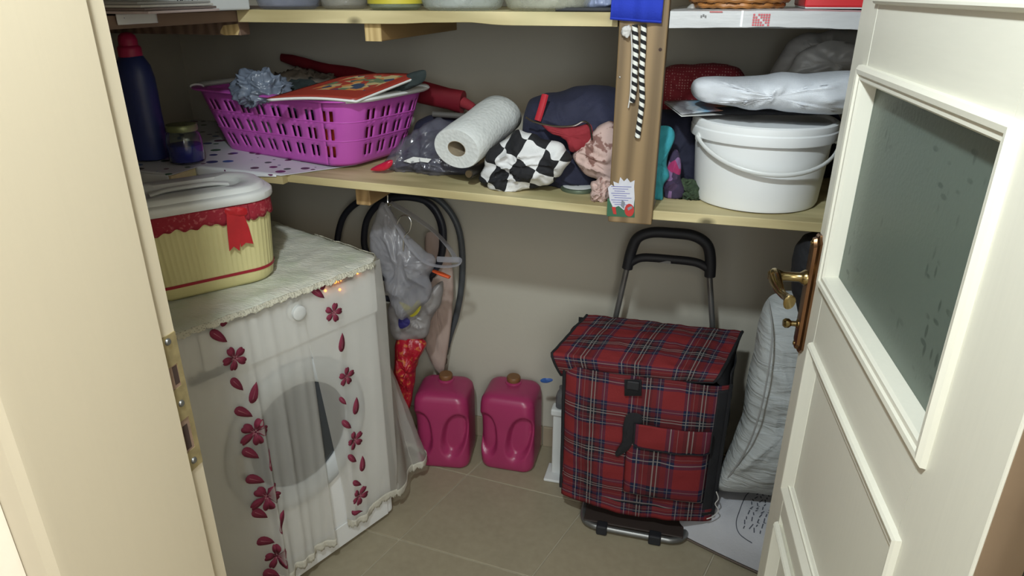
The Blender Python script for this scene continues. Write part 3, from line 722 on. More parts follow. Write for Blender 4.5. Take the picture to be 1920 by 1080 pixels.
for pts in ([(424, 398), (446, 398), (452, 430), (449, 470), (438, 462), (430, 471), (426, 432)], [(440, 398), (456, 400), (466, 425), (475, 457), (461, 455), (452, 463), (446, 432)]):
    q = [BX(x, y, .1085 + (.002 if pts[0][0] < 430 else 0)) for x, y in pts]
    build(G().poly(q, fd, .0012), 'ribbon_tail', rbm, parent=bb, smooth=False)
build(blobg([BX(x, y, .110) for x, y in ((422, 392), (440, 388), (460, 390), (462, 402), (446, 406), (426, 404))], .005, amp=.002, axis=fd, rings=4), 'ribbon_knot', rbm, parent=bb)

# ================================================================ LOWER SHELF, LEFT
# dotted oil cloth
t = NT('dotted_oilcloth'); o_ = t.obj(); v = t.n('ShaderNodeTexVoronoi'); v.inputs['Scale'].default_value = 27; v.feature = 'F1'; t.l(o_, v.inputs[0]); v.inputs['Randomness'].default_value = .9
rad = t.math('MULTIPLY', t.n('ShaderNodeSeparateColor').outputs[0], 1)
sp = t.n('ShaderNodeSeparateColor'); t.l(v.outputs['Color'], sp.inputs[0])
dd = t.math('LESS_THAN', v.outputs['Distance'], t.math('MULTIPLY_ADD', sp.outputs[0], .36, .08))
pal = t.ramp(sp.outputs[1], [(0, rgb(52, 60, 120)), (.3, rgb(52, 92, 72)), (.5, rgb(96, 48, 84)), (.7, rgb(60, 100, 160)), (.85, rgb(70, 64, 66))], 'CONSTANT')
c = t.mix(dd, rgb(206, 208, 212), pal); M['dots'] = t.set(col=c, rough=.35)
oc = thing('dotted_oilcloth', 'white oilcloth with coloured dots covering the left end of the lower shelf', 'cloth', (-1.3, 1.6, 1.06))
e1, e2, e3 = onz(500, 341, TL(-1)+.003), onz(560, 320, 1.08), onz(625, 322, 1.08)
def ocf(u, v):
    x = WX + .01 + u * (-.96 - WX - .01); yb = 1.383 if x < -1.2375 else 1.383 + .092 * min(1, (x + 1.2375) / .005); y = yb + (WY - .01 - yb) * v
    xx = x + max(0, (u - .6) / .4) ** 2 * (.09 * max(-.6, min(1, (y - 1.52) / .12)))
    return Vector((xx, y, TL(xx) + .0025 + .0012 * nz((xx, y, 0), 12, 3)))
build(G().grid(ocf, 260, 30), 'oilcloth_top', M['dots'], parent=oc, ang=180, sol=.001)
def och(u, v):
    x = WX + .01 + u * (-1.24 - WX - .01); return Vector((x, 1.380 + .004 * math.sin(u * 20) * v - .001, TL(x) + .003 - v * (.045 + .012 * math.sin(u * 5))))
build(G().grid(och, 40, 6), 'oilcloth_flap', M['dots'], parent=oc, ang=180, sol=.001)
def och2(u, v):
    x = -1.24 + u * .235; return Vector((x, 1.475, TL(x) + .003 - v * (.024 * (1 - u * .8))))
build(G().grid(och2, 20, 4), 'oilcloth_flap', M['dots'], parent=oc, ang=180, sol=.001)
# bottle, jar
b0 = onz(286, 303, 1.085)
M['bluep'] = simple('dark_blue_plastic', rgb(46, 58, 112), .4, var=.15, vs=8); M['pinkcap'] = simple('raspberry_cap', rgb(178, 38, 84), .45)
bo = thing('plastic_bottle', 'tall dark blue plastic bottle with raspberry cap at the shelf end', 'bottle', (b0.x, b0.y, TL(b0.x) + .004))
bz = Vector((b0.x, b0.y, TL(b0.x) + .004))
build(G().lathe([(.030, 0), (.038, .004), (.041, .02), (.0415, .07), (.040, .12), (.041, .17), (.0405, .205), (.036, .235), (.026, .256), (.021, .262)], c=bz, n=32, sx=1.16, sy=1.05), 'body', M['bluep'], parent=bo)
build(G().lathe([(.026, .252), (.0275, .258), (.0275, .276), (.0255, .281), (.022, .283), (.022, .296), (.019, .306), (.012, .312), (.003, .314)], c=bz, n=28), 'cap', M['pinkcap'], parent=bo)
j0 = onz(348, 309, 1.085); jz0 = Vector((j0.x, j0.y + .01, TL(j0.x) + .004))
t = NT('clear_jar_glass'); M['jar'] = t.set(col=rgb(235, 245, 242), rough=.04, trans=1, ior=1.45)
jr = thing('glass_jar', 'small glass jar of blue powder with a dull gold lid', 'jar', tuple(jz0))
build(G().lathe([(.034, 0), (.042, .005), (.0435, .02), (.0435, .06), (.040, .074), (.034, .080), (.034, .092), (.032, .092), (.032, .080), (.038, .073), (.0415, .058), (.0415, .02), (.040, .007), (.002, .005)], c=jz0, n=36), 'glass', M['jar'], parent=jr)
build(G().lathe([(.039, .0065), (.0408, .02), (.0408, .046), (.036, .049), (.002, .050)], c=jz0, n=36), 'blue_powder', simple('ultramarine_powder', rgb(44, 48, 150), .8), parent=jr)
build(G().lathe([(.0375, .082), (.0385, .084), (.0385, .095), (.036, .098), (.002, .0985)], c=jz0, n=36), 'lid', simple('dull_gold_lid', rgb(122, 128, 88), .4, .4), parent=jr)

# laundry basket
kc = Vector((-1.058, 1.764, 0)); kz0 = TL(-1.05) + .005; ka = math.radians(-14.5); RK = rotz(ka)
bk = thing('laundry_basket', 'orchid pink slotted plastic laundry basket with white grips', 'laundry basket', (kc.x, kc.y, kz0))
NB, NV = 168, 22; HB = .168
base_r, top_r = rrect(.232, .132, .06, NB), rrect(.292, .172, .085, NB)
def kp_(u, v, grow=0):
    k = int(round(u * NB)) % NB; p = base_r[k].lerp(top_r[k], v ** .9); q = p * (1 + grow / p.length)
    return RK @ q + Vector((kc.x, kc.y, kz0 + HB * v))
def kskip(i, j):
    if j < 3 or j > 18: return False
    row = (j - 3) % 6
    if row > 3: return False
    p = top_r[i]
    if abs(p.x) > .292 - .05 and abs(p.y) > .172 - .05: return False
    return (i % 6) in (0, 2)
g = G(); g.grid(kp_, NB, NV, skip=kskip)
build(g, 'basket_wall', M['basket'], parent=bk, sol=.003, ang=60)
g = G(); g.loft([[kp_(k / NB, 0) for k in range(NB)], [kp_(k / NB, 0) + Vector((0, 0, .003)) for k in range(NB)]]); build(g, 'basket_floor', M['basket'], parent=bk)
rp = [kp_(k / NB, 1.0, .008) + Vector((0, 0, .003)) for k in range(NB)]
build(G().tube(rp, .007, n=10, closed=True, sx=.75, sy=2.2, up=(0, 0, 1)), 'rim', M['basket'], parent=bk)
for zf in (.40, .69): build(G().tube([kp_(k / NB, zf, .001) for k in range(NB)], .0022, n=6, closed=True), 'rib', M['basket'], parent=bk)
for lo, hi in ((.262, 1), (-1, -.262)):
    idx = [k for k in range(NB) if (top_r[k].x > .262 if hi == 1 else top_r[k].x < -.262)]
    if hi == 1: idx.sort(key=lambda k: top_r[k].y)
    else: idx.sort(key=lambda k: -top_r[k].y)
    if len(idx) > 2: build(G().tube([rp[k] + Vector((0, 0, .002)) for k in idx], .009, n=12, sx=.85, sy=2.1, up=(0, 0, 1)), 'grip', M['white'], parent=bk)
def fab(name, c, sc=200, var=.1): return simple(name, c, .88, var=var, vs=18, bump=.35, bs=sc)
M['greybag'] = simple('grey_plastic_film', rgb(112, 122, 138), .25, var=.25, vs=30, bump=.5, bs=60)
M['darkgreen'] = fab('dark_green_cloth', rgb(38, 48, 48)); M['greyblank'] = fab('taupe_blanket', rgb(104, 96, 86)); M['whitecl'] = fab('white_cotton', rgb(196, 194, 190))
M['orange'] = fab('orange_cloth', rgb(206, 70, 46)); M['navy'] = fab('navy_cloth', rgb(26, 28, 48)); M['redcl'] = fab('red_cloth', rgb(134, 34, 44)); M['pinkcl'] = fab('dusty_pink_cloth', rgb(186, 110, 130))
def hz(rel, x0, x1, y0, y1, amp=.03):
    """mound of cloth filling part of the basket (basket frame)"""
    def f(u, v):
        a = 2 * math.pi * u; r = math.sin(min(1, v * 1.0) * math.pi); x = (x0 + x1) / 2 + (x1 - x0) / 2 * math.cos(a) * r ** .5; y = (y0 + y1) / 2 + (y1 - y0) / 2 * math.sin(a) * r ** .5
        z = rel[0] + (rel[1] - rel[0]) * (.5 - .5 * math.cos(math.pi * v)); p = Vector((x, y, z)); p = p + Vector((math.cos(a), math.sin(a), .6)) * (nz(p, 22, x0 * 9) * amp * .4)
        p.x = max(-.262, min(.262, p.x)); m_ = .123 + (.035 * max(0, min(1, z / .17))); p.y = max(-m_, min(m_, p.y)); mx_ = .222 + .05 * max(0, min(1, z / .17)); p.x = max(-mx_, min(mx_, p.x))
        q = RK @ p; return q + Vector((kc.x, kc.y, kz0 + .006))
    return G().grid(f, 40, 24)
for nm, lb, mt, a in (('folded_cloth', 'white cotton cloth showing through the left slots of the laundry basket', 'whitecl', ((0, .12), -.22, -.09, -.12, .10)),
                      ('folded_cloth', 'navy cloth filling the middle of the laundry basket', 'navy', ((0, .15), -.10, .09, -.12, .12)),
                      ('folded_cloth', 'orange cloth showing through the right front slots of the laundry basket', 'orange', ((0, .13), .08, .22, -.12, .02)),
                      ('folded_cloth', 'dark red cloth at the right back inside the laundry basket', 'redcl', ((0, .14), .06, .22, .02, .12))):
    tag(build(hz(*a), nm, M[mt], ang=180), lb, 'cloth', 'clothes inside the laundry basket')
def kw(x, y, z): return RK @ Vector((x, y, 0)) + Vector((kc.x, kc.y, kz0 + z))
def ell(name, label, cat, c, r, mat, R=None, amp=.012, sc=22, seed=1, n=56, m=36, ridge=1.0, floor=None, parent=None, pw=1.0):
    g = G()
    def f(u, v):
        a, b = 2 * math.pi * u, math.pi * v; p = Vector((math.cos(a) * math.sin(b), math.sin(a) * math.sin(b), math.cos(b)))
        q = Vector((p.x * r[0], p.y * r[1], p.z * r[2]))
        if R is not None: q = R @ q; p2 = R @ p
        else: p2 = p
        w = q + Vector(c); d = nz(w, sc * .7, seed) * amp + crumple(w, sc, seed) * amp * .9 * ridge; w = w + p2 * d
        if floor is not None:
            fz = floor(w.x) if callable(floor) else floor
            if w.z < fz: w.z = fz
        return w
    g.grid(f, n, m, uvf=lambda u, v: (u * 3, v * 1.5)); o = build(g, name, mat, parent=parent, ang=180)
    if label: tag(o, label, cat)
    return o
ell('crumpled_blanket', 'taupe blanket bunched at the back of the laundry basket', 'blanket', kw(-.08, .07, .165), (.17, .07, .035), M['greyblank'], R=RK, amp=.018, seed=4)
ell('dark_garment', 'dark green garment spilling under the red magazine in the basket', 'garment', kw(-.02, -.01, .155), (.22, .10, .028), M['darkgreen'], R=RK, amp=.016, seed=6)
q = onz(488, 158, 1.30)
ell('crumpled_plastic_bag', 'crumpled grey plastic bag balled up on top of the laundry basket', 'bag', onz(490, 170, 1.262) , (.074, .054, .042), M['greybag'], amp=.015, sc=24, seed=8, n=110, m=80, ridge=1.4)
# red magazine
mg = thing('magazine', 'red magazine with a patchwork cover photo lying on the basket', 'magazine', tuple(onz(640, 170, 1.275)))
mq = [onz(500, 187, 1.262), onz(668, 190, 1.258), onz(790, 142, 1.300), onz(640, 146, 1.300)]
t = NT('magazine_cover'); u_ = t.uv(); v = t.n('ShaderNodeTexVoronoi'); v.inputs['Scale'].default_value = 11; t.l(u_, v.inputs[0])
sp = t.n('ShaderNodeSeparateXYZ'); t.l(u_, sp.inputs[0])
inb = t.math('MULTIPLY', t.math('MULTIPLY', t.math('GREATER_THAN', sp.outputs[0], .22), t.math('LESS_THAN', sp.outputs[0], .86)), t.math('MULTIPLY', t.math('GREATER_THAN', sp.outputs[1], .28), t.math('LESS_THAN', sp.outputs[1], .9)))
pc = t.ramp(t.n('ShaderNodeSeparateColor').outputs[0], [(0, (1, 1, 1, 1))]); s2 = t.n('ShaderNodeSeparateColor'); t.l(v.outputs['Color'], s2.inputs[0])
pal = t.ramp(s2.outputs[0], [(0, rgb(150, 60, 50)), (.25, rgb(172, 154, 112)), (.5, rgb(96, 110, 84)), (.7, rgb(180, 120, 70)), (.85, rgb(60, 70, 90))], 'CONSTANT')
M['mag'] = t.set(col=t.mix(inb, rgb(144, 54, 44), pal), rough=.3)
def mgf(u, v):
    p = mq[0].lerp(mq[1], u).lerp(mq[3].lerp(mq[2], u), v); return p + Vector((0, 0, .006 * math.sin(math.pi * u) + .003))
build(G().grid(mgf, 16, 12), 'cover', M['mag'], parent=mg, ang=180, sol=.0012)
build(G().grid(lambda u, v: mgf(u, v) * .9999 + Vector((0, 0, -.0045)), 16, 12), 'pages', M['white'], parent=mg, ang=180, sol=.006)
blob('dark_garment', 'black cloth corner sticking up at the right rim of the laundry basket', 'garment', [(690, 182), (725, 158), (760, 140), (797, 131), (796, 150), (780, 162), (745, 175), (715, 188)], 1.70, .012, M['darkgreen'], amp=.008, seed=7)
# long dark red folded umbrella behind the basket
um = thing('folded_umbrella', 'long dark red folded umbrella leaning behind the laundry basket', 'umbrella', tuple(at(890, 205, 1.86)))
ua_, ub_ = at(528, 108, 1.985), at(868, 192, 1.86)
pth = [ua_.lerp(ub_, k / 14) for k in range(15)]
M['maroon'] = simple('maroon_nylon', rgb(116, 24, 36), .5, var=.25, vs=10, bump=.4, bs=30)
build(G().tube(pth, [.012 + .022 * (k / 14) + .003 * math.sin(k * 1.3) for k in range(15)], n=14, sx=1.0, sy=.6), 'folded_canopy', M['maroon'], parent=um)
build(G().tube([ub_, ub_.lerp(at(889, 203, 1.85), .8), at(889, 203, 1.85)], [.016, .013, .010], n=12), 'ferrule', M['redcl'], parent=um)
# dark bags and clothes behind the plastic bag
blob('dark_garment', 'dark folded garment behind the clear plastic bag by the basket', 'garment', [(785, 225), (830, 214), (880, 225), (900, 260), (860, 300), (800, 290), (775, 260)], 1.84, .05, M['navy'], zmin=TL, seed=11)
q = at(842, 216, 1.80)
tag(build(G().tube([at(812, 214, 1.80), at(872, 218, 1.80)], .008, n=10), 'grey_rod', simple('grey_rod', rgb(86, 84, 80), .5)), 'short grey rod lying behind the clear plastic bag', 'rod')
cb = thing('clear_plastic_bag', 'clear plastic bag of dark things with a small white label, beside the basket', 'bag', tuple(onz(800, 325, TL(-.65))))
M['film'] = translucent('clear_film', rgb(120, 120, 134), .45, rough=.12, tl=.2, var=.3, vs=30, bump=1.0, bs=30)
blob('film', None, None, [(722, 312), (735, 285), (775, 245), (820, 222), (870, 240), (895, 285), (890, 322), (840, 334), (760, 334), (728, 326)], 1.655, .045, M['film'], parent=cb, zmin=lambda x: TL(x) + .001, amp=.02, sc=24, seed=3)
blob('dark_contents', None, None, [(740, 312), (760, 280), (800, 250), (840, 245), (880, 280), (880, 315), (830, 324), (765, 325)], 1.66, .030, simple('dark_slate_contents', rgb(48, 50, 62), .5, var=.3), parent=cb, zmin=lambda x: TL(x) + .004, amp=.012, seed=5)
build(G().poly([at(x, y, 1.598) for x, y in ((756, 302), (775, 294), (809, 298), (803, 305), (790, 303), (770, 306))], (0, -1, 0), .0006), 'white_label', M['white'], parent=cb, smooth=False)
blob('red_wrapper', 'red foil wrapper peeping out under the basket corner', 'wrapper', [(695, 318), (715, 306), (735, 300), (732, 314), (715, 321)], 1.585, .008, simple('red_foil', rgb(190, 30, 60), .3), zmin=lambda x: TL(x) + .001, amp=.003, rings=4)
# paper towel
pa, pb2 = at(856, 279, 1.525), at(928, 222, 1.71); ax = (pb2 - pa).normalized(); RT = ax.to_track_quat('Z', 'Y').to_matrix()
tw = thing('paper_towel_roll', 'white paper towel roll lying on the plastic bag', 'paper towel', tuple(pa))
t = NT('embossed_tissue'); vv = t.n('ShaderNodeTexVoronoi'); vv.inputs['Scale'].default_value = 110; t.l(t.obj(), vv.inputs[0]); t.bump(vv.outputs['Distance'], .5, .002)
M['tissue'] = t.set(col=t.mix(t.noise(20, 2), rgb(196, 200, 198), rgb(212, 214, 212)), rough=.95, spec=.1)
L_ = .225; r0 = .062
g = G(); rings = []
def tr(r, z, sq=.80):
    return [RT @ Vector((r * math.cos(a), r * sq * math.sin(a), z)) + pa for a in [2 * math.pi * k / 48 for k in range(48)]]
g.loft([tr(.024, 0), tr(.060, -.001), tr(r0, .003), tr(r0 + .001, .05), tr(r0 - .001, .12), tr(r0 + .0008, .18), tr(r0, L_ - .004), tr(.058, L_), tr(.024, L_)], cap=(False, False))
build(g, 'paper', M['tissue'], parent=tw, ang=60)
g = G(); g.loft([tr(.0245, L_ - .001), tr(.0245, .0), tr(.0225, .0), tr(.0225, L_ - .001)], cap=(False, False)); build(g, 'cardboard_core', simple('cardboard', rgb(140, 126, 104), .9), parent=tw)
# metal rod with round cap
rd = thing('metal_canister', 'small dark metal tube lying with its round end forward', 'canister', tuple(at(880, 336, 1.57)))
ec = at(880, 326, 1.54); 
build(G().tube([ec, ec + Vector((.01, .05, 0)), ec + Vector((.02, .12, .002))], .011, n=20), 'tube', simple('dull_metal', rgb(70, 66, 60), .4, .6), parent=rd)
build(G().tube([ec + Vector((-.001, -.004, 0)), ec + Vector((0, .002, 0))], .0085, n=20), 'end_cap', simple('bronze_metal', rgb(120, 104, 80), .35, .6), parent=rd)
# navy bag with red trim
nb = thing('navy_bag', 'navy blue bag with red piping and an open zip', 'bag', tuple(at(1070, 300, 1.75)))
navyc = NT('navy_canvas'); navyc.bump(navyc.noise(260, 3), .5); M['canvas'] = navyc.set(col=navyc.mix(navyc.noise(16, 3), rgb(24, 26, 44), rgb(44, 46, 70)), rough=.85)
blob('main_body', None, None, [(984, 214), (990, 185), (1018, 177), (1040, 176), (1075, 165), (1120, 160), (1165, 170), (1195, 220), (1190, 300), (1130, 345), (1060, 330), (1010, 300), (985, 250)], 1.72, .11, M['canvas'], parent=nb, zmin=lambda x: TL(x) + .001, amp=.016, sc=14, seed=12, back=.9)
def on_blob_y(x, y, Y): return at(x, y, Y)
build(G().tube(sm([at(1022, 178, 1.625), at(1016, 200, 1.612), at(1008, 226, 1.605)], per=5), .006, n=8, sy=1.5), 'red_strap', simple('red_piping', rgb(170, 30, 44), .6), parent=nb)
blob('red_lining', None, None, [(1015, 232), (1050, 238), (1085, 236), (1105, 232), (1112, 250), (1106, 272), (1088, 284), (1068, 282), (1060, 262), (1030, 248)], 1.585, .016, M['redcl'], parent=nb, amp=.008, seed=2, rings=6)
build(G().tube(sm([at(986, 220, 1.585), at(1002, 229, 1.58), at(1040, 237, 1.578), at(1075, 236, 1.575), at(1094, 228, 1.575), at(1106, 236, 1.572), at(1110, 262, 1.57)], per=5), .0022, n=6), 'zip', M['chrome'], parent=nb)
blob('dark_garment', 'crumpled navy garment under the checked cloth', 'garment', [(900, 330), (930, 270), (1000, 250), (1060, 262), (1120, 300), (1128, 345), (1060, 352), (960, 350)], 1.67, .075, M['navy'], zmin=TL, seed=14, amp=.014)
# checked cloth
t = NT('black_white_check'); u_ = t.uv(); dis = t.noise(9, 2, u_, out=1); vv = t.mix(.045, u_, dis); mp_ = t.map(vv, (1, 1, 1), rot=(0, 0, .42)); ck = t.n('ShaderNodeTexChecker'); ck.inputs['Scale'].default_value = 23; t.l(mp_, ck.inputs[0])
ck.inputs[1].default_value = rgb(20, 20, 24); ck.inputs[2].default_value = rgb(206, 206, 206); t.bump(t.noise(300, 2), .3); M['check'] = t.set(col=ck.outputs[0], rough=.85)
cc = blob('checked_cloth', 'black and white checked cloth crumpled at the front of the shelf', 'cloth', [(902, 330), (915, 290), (955, 252), (985, 246), (1035, 262), (1070, 285), (1074, 302), (1050, 332), (1012, 352), (950, 361), (912, 352)], 1.565, .038, M['check'], zmin=lambda x: TL(x) + .001, amp=.022, sc=20, seed=21, n=110, rings=14, per=9)
# floral pouch
t = NT('pink_floral_cotton'); ns = t.noise(38, 3); c = t.mix(t.ramp(ns, [(.55, (0, 0, 0, 1)), (.6, (1, 1, 1, 1))]), rgb(186, 160, 152), rgb(126, 92, 84)); t.bump(t.noise(200, 2), .3); M['floral'] = t.set(col=c, rough=.85)
fp = thing('floral_pouch', 'pink flowered drawstring pouch slumped against the post', 'pouch', tuple(at(1110, 380, 1.53)))
blob('pouch', None, None, [(1145, 225), (1112, 245), (1085, 272), (1071, 292), (1085, 312), (1110, 332), (1138, 346), (1160, 340), (1165, 270)], 1.60, .04, M['floral'], parent=fp, amp=.014, sc=22, seed=31)
blob('gathered_neck', None, None, [(1110, 345), (1128, 330), (1150, 335), (1150, 352), (1136, 378), (1118, 382), (1106, 372)], 1.545, .02, M['floral'], parent=fp, amp=.014, sc=60, seed=32, zmin=TL)
# jar lid
lc0 = onz(1086, 358, TL(-.25)); jl = thing('jar_lid', 'white jar lid with a dull green rim lying on the shelf', 'jar lid', tuple(lc0))
lcc = Vector((lc0.x - .004, lc0.y + .008, TL(-.25) + .0008))
build(G().lathe([(.036, 0), (.042, 0), (.043, .003), (.042, .008), (.038, .0095)], c=lcc, n=40), 'rim', simple('dull_green_metal', rgb(92, 104, 86), .4, .4), parent=jl)
build(G().lathe([(.038, .0092), (.036, .0098), (.002, .0095)], c=lcc, n=40), 'face', M['white'], parent=jl)

# ================================================================ LOWER SHELF, RIGHT
M['teal'] = fab('teal_cotton', rgb(48, 140, 152)); 
t = NT('purple_pattern'); v = t.n('ShaderNodeTexVoronoi'); v.inputs['Scale'].default_value = 50; t.l(t.obj(), v.inputs[0]); s2 = t.n('ShaderNodeSeparateColor'); t.l(v.outputs['Color'], s2.inputs[0])
M['purple'] = t.set(col=t.ramp(s2.outputs[0], [(0, rgb(50, 40, 66)), (.4, rgb(120, 90, 130)), (.6, rgb(60, 44, 70)), (.75, rgb(150, 40, 90)), (.88, rgb(160, 160, 180))], 'CONSTANT'), rough=.85)
blob('dark_jacket', 'dark navy jacket stuffed behind the post beside the bucket', 'jacket', [(1215, 215), (1260, 205), (1312, 215), (1322, 300), (1318, 360), (1280, 375), (1225, 370), (1205, 300)], 1.74, .06, M['navy'], zmin=TR + .001, seed=41)
blob('teal_garment', 'teal cotton garment squeezed against the right of the post', 'garment', [(1225, 245), (1242, 236), (1262, 240), (1264, 262), (1250, 300), (1254, 330), (1244, 350), (1242, 378), (1228, 385), (1215, 360), (1215, 280)], 1.60, .022, M['teal'], zmin=TR + .001, amp=.010, seed=42)
blob('patterned_garment', 'purple patterned garment rolled beside the teal cloth', 'garment', [(1256, 290), (1268, 280), (1276, 295), (1278, 340), (1284, 360), (1270, 378), (1250, 380), (1244, 350)], 1.62, .02, M['purple'], zmin=TR + .001, amp=.010, seed=43)
blob('green_net', 'dark green mesh net crumpled beside the white bucket', 'net', [(1270, 340), (1290, 335), (1315, 345), (1318, 378), (1290, 386), (1258, 384)], 1.63, .02, simple('green_mesh', rgb(56, 72, 50), .9, var=.5, vs=120, bump=1, bs=160), zmin=TR + .001, amp=.016, sc=50, seed=44)
t = NT('red_dotted_cloth'); v = t.n('ShaderNodeTexVoronoi'); v.inputs['Scale'].default_value = 150; v.inputs['Randomness'].default_value = .1; t.l(t.obj(), v.inputs[0])
M['reddot'] = t.set(col=t.mix(t.math('LESS_THAN', v.outputs['Distance'], .28), rgb(128, 34, 44), rgb(176, 120, 116)), rough=.85)
blob('dotted_cushion', 'dark red cushion with tiny pale dots behind the woven sack', 'cushion', [(1235, 150), (1250, 126), (1300, 120), (1370, 122), (1400, 150), (1390, 205), (1300, 220), (1240, 212)], 1.88, .05, M['reddot'], seed=45, amp=.008)
blob('dark_parcel', 'dark folded clothes packed behind the white bucket', 'clothes', [(1235, 195), (1400, 190), (1560, 200), (1570, 330), (1400, 345), (1240, 330)], 1.93, .05, M['navy'], zmin=TR + .001, seed=46)
# bucket
bx, by = .133, 1.668
bu = thing('plastic_bucket', 'large white plastic bucket with lid and bail handle', 'bucket', (bx, by, TR))
build(G().lathe([(.122, 0), (.134, .003), (.137, .010), (.147, .150), (.149, .168), (.152, .169)], c=(bx, by, TR), n=72, cap=(True, False)), 'body', M['whiteb'], parent=bu)
build(G().lathe([(.151, .148), (.157, .148), (.158, .151), (.158, .168), (.156, .171), (.1565, .176), (.1555, .184), (.150, .187), (.144, .186), (.141, .181), (.02, .180)], c=(bx, by, TR), n=72, cap=(False, True)), 'lid', M['whiteb'], parent=bu, ang=30)
hp = []
for k in range(25):
    a = math.radians(208 + (352 - 208) * k / 24); dr = math.sin(math.pi * k / 24); r_ = .160 + .006 * dr
    hp.append(Vector((bx + r_ * math.cos(a), by + r_ * math.sin(a), TR + .150 - .056 * dr ** .9 - .0 * k)))
build(G().tube(hp, .0042, n=10, sx=1.3, sy=.8), 'bail_handle', M['white'], parent=bu)
for a in (208, 352):
    a = math.radians(a); build(G().lathe([(.010, -.004), (.010, .004), (.006, .006)], c=(bx + .156 * math.cos(a), by + .156 * math.sin(a), TR + .148), n=16, R=Vector((math.cos(a), math.sin(a), 0)).to_track_quat('Z', 'Y').to_matrix()), 'handle_lug', M['white'], parent=bu)
# leaflet and woven sack on it
LZ = TR + .188
lf_ = thing('folded_leaflet', 'colourful folded leaflet sticking out left between the bucket lid and the sack', 'leaflet', tuple(at(1310, 205, 1.56)))
lq = [onz(1278, 215, LZ + .014), onz(1412, 206, LZ + .006), onz(1420, 188, LZ + .012), onz(1245, 190, LZ + .018)]
t = NT('leaflet_print'); sp = t.n('ShaderNodeSeparateXYZ'); t.l(t.uv(), sp.inputs[0])
M['leaflet'] = t.set(col=t.ramp(t.math('ADD', sp.outputs[0], t.math('MULTIPLY', t.noise(9, 2, t.uv()), .3)), [(0, rgb(190, 190, 190)), (.28, rgb(110, 110, 116)), (.36, rgb(186, 194, 200)), (.5, rgb(110, 160, 190)), (.66, rgb(186, 120, 96)), (.8, rgb(110, 160, 110)), (1.0, rgb(190, 150, 120))]), rough=.4)
build(G().grid(lambda u, v: lq[0].lerp(lq[1], u).lerp(lq[3].lerp(lq[2], u), v) + Vector((0, 0, .003 * math.sin(3 * u))), 14, 6), 'printed_sheet', M['leaflet'], parent=lf_, ang=180, sol=.001)
build(G().grid(lambda u, v: lq[0].lerp(lq[1], u).lerp(lq[3].lerp(lq[2], u), v) + Vector((0, .002, -.004 - .004 * u)), 10, 5), 'white_sheet', M['white'], parent=lf_, ang=180, sol=.0012)
blob('dark_folder', 'black folder edge under the woven sack on the bucket', 'folder', [(1310, 206), (1380, 200), (1560, 205), (1565, 214), (1420, 214), (1330, 213)], 1.66, .03, M['blackfab'], amp=.002, fine=.001, rings=5)
t = NT('woven_polypropylene'); wv = t.n('ShaderNodeTexWave'); wv.inputs['Scale'].default_value = 130; wv.bands_direction = 'X'; t.l(t.obj(), wv.inputs[0]); wv2 = t.n('ShaderNodeTexWave'); wv2.inputs['Scale'].default_value = 130; wv2.bands_direction = 'Z'; t.l(t.obj(), wv2.inputs[0])
t.bump(t.mix(.5, wv.outputs[0], wv2.outputs[0]), .35, .001); M['woven'] = t.set(col=rgb(214, 218, 224), rough=.32)
ws = blob('woven_sack', 'folded glossy white woven sack lying on the white bucket', 'sack', [(1293, 170), (1303, 150), (1330, 143), (1390, 144), (1450, 138), (1520, 137), (1600, 134), (1640, 150), (1635, 195), (1590, 212), (1520, 213), (1450, 205), (1400, 202), (1340, 193), (1305, 188)], 1.62, .085, M['woven'], seed=51, amp=.020, sc=11, n=120, rings=12, per=7, back=.9)
M['frost'] = translucent('milky_film', rgb(214, 212, 208), .82, rough=.3, tl=.3, var=.12, vs=10, bump=.7, bs=18)
blob('plastic_packet', 'crumpled milky plastic bag behind the woven sack, under the upper right shelf', 'bag', [(1450, 145), (1458, 112), (1475, 85), (1500, 66), (1530, 58), (1570, 55), (1620, 62), (1650, 100), (1640, 150), (1560, 152)], 1.80, .055, M['frost'], seed=52, amp=.018, sc=16, n=100, rings=10)
blob('plastic_packet', 'thin milky plastic fold in front of the larger crumpled bag', 'bag', [(1478, 145), (1484, 118), (1510, 92), (1560, 78), (1620, 84), (1650, 120), (1640, 150), (1560, 148)], 1.725, .02, M['frost'], seed=53, amp=.012, sc=16, rings=8)

# ================================================================ UPPER SHELF
def upz(x, y, z=TU + .0005): return onz(x, y, z)
def jarglass(x, y, r, h, label, tint, body=None, capc=None, yell=False, grp=True, dY=0):
    r = r * 1.0; p = at(x, 0, 1.5); Yc = 1.5 + dY + r; p = at(x, y, Yc - r * .9); c = Vector((at(x, 20, Yc).x, Yc, TU + .0005))
    th = thing('storage_jar', label, 'jar', tuple(c), 'see-through jars on the upper shelf')
    m = translucent('jar_material', tint, .34, rough=.04, tl=.4, var=.35, vs=40, bump=1.0, bs=34)
    build(G().lathe([(r * .80, 0), (r * .94, .006), (r, .02), (r, h * .75), (r * .9, h * .88), (r * .6, h * .95), (r * .6, h), (r * .57, h), (r * .57, h * .94), (r * .86, h * .86), (r * .96, h * .74), (r * .96, .02), (r * .88, .009), (.002, .007)], c=c, n=40), 'vessel', m, parent=th)
    build(G().lathe([(r * .62, h * .94), (r * .64, h * .95), (r * .64, h + .012), (.002, h + .013)], c=c, n=32), 'lid', M['white'] if not capc else capc, parent=th)
    if yell: build(G().lathe([(r * 1.003, .013), (r * 1.006, .014), (r * 1.006, .10), (r * 1.003, .101)], c=c, n=40, cap=(False, False)), 'yellow_label', simple('yellow_label', rgb(188, 176, 60), .5), parent=th)
    return th
jarglass(543, 22, .073, .17, 'smoky clear jar beside the white box on the upper shelf', rgb(160, 166, 186))
jarglass(647, 22, .055, .16, 'cloudy grey jar between the smoky and yellow-labelled jars', rgb(186, 184, 176), dY=.06)
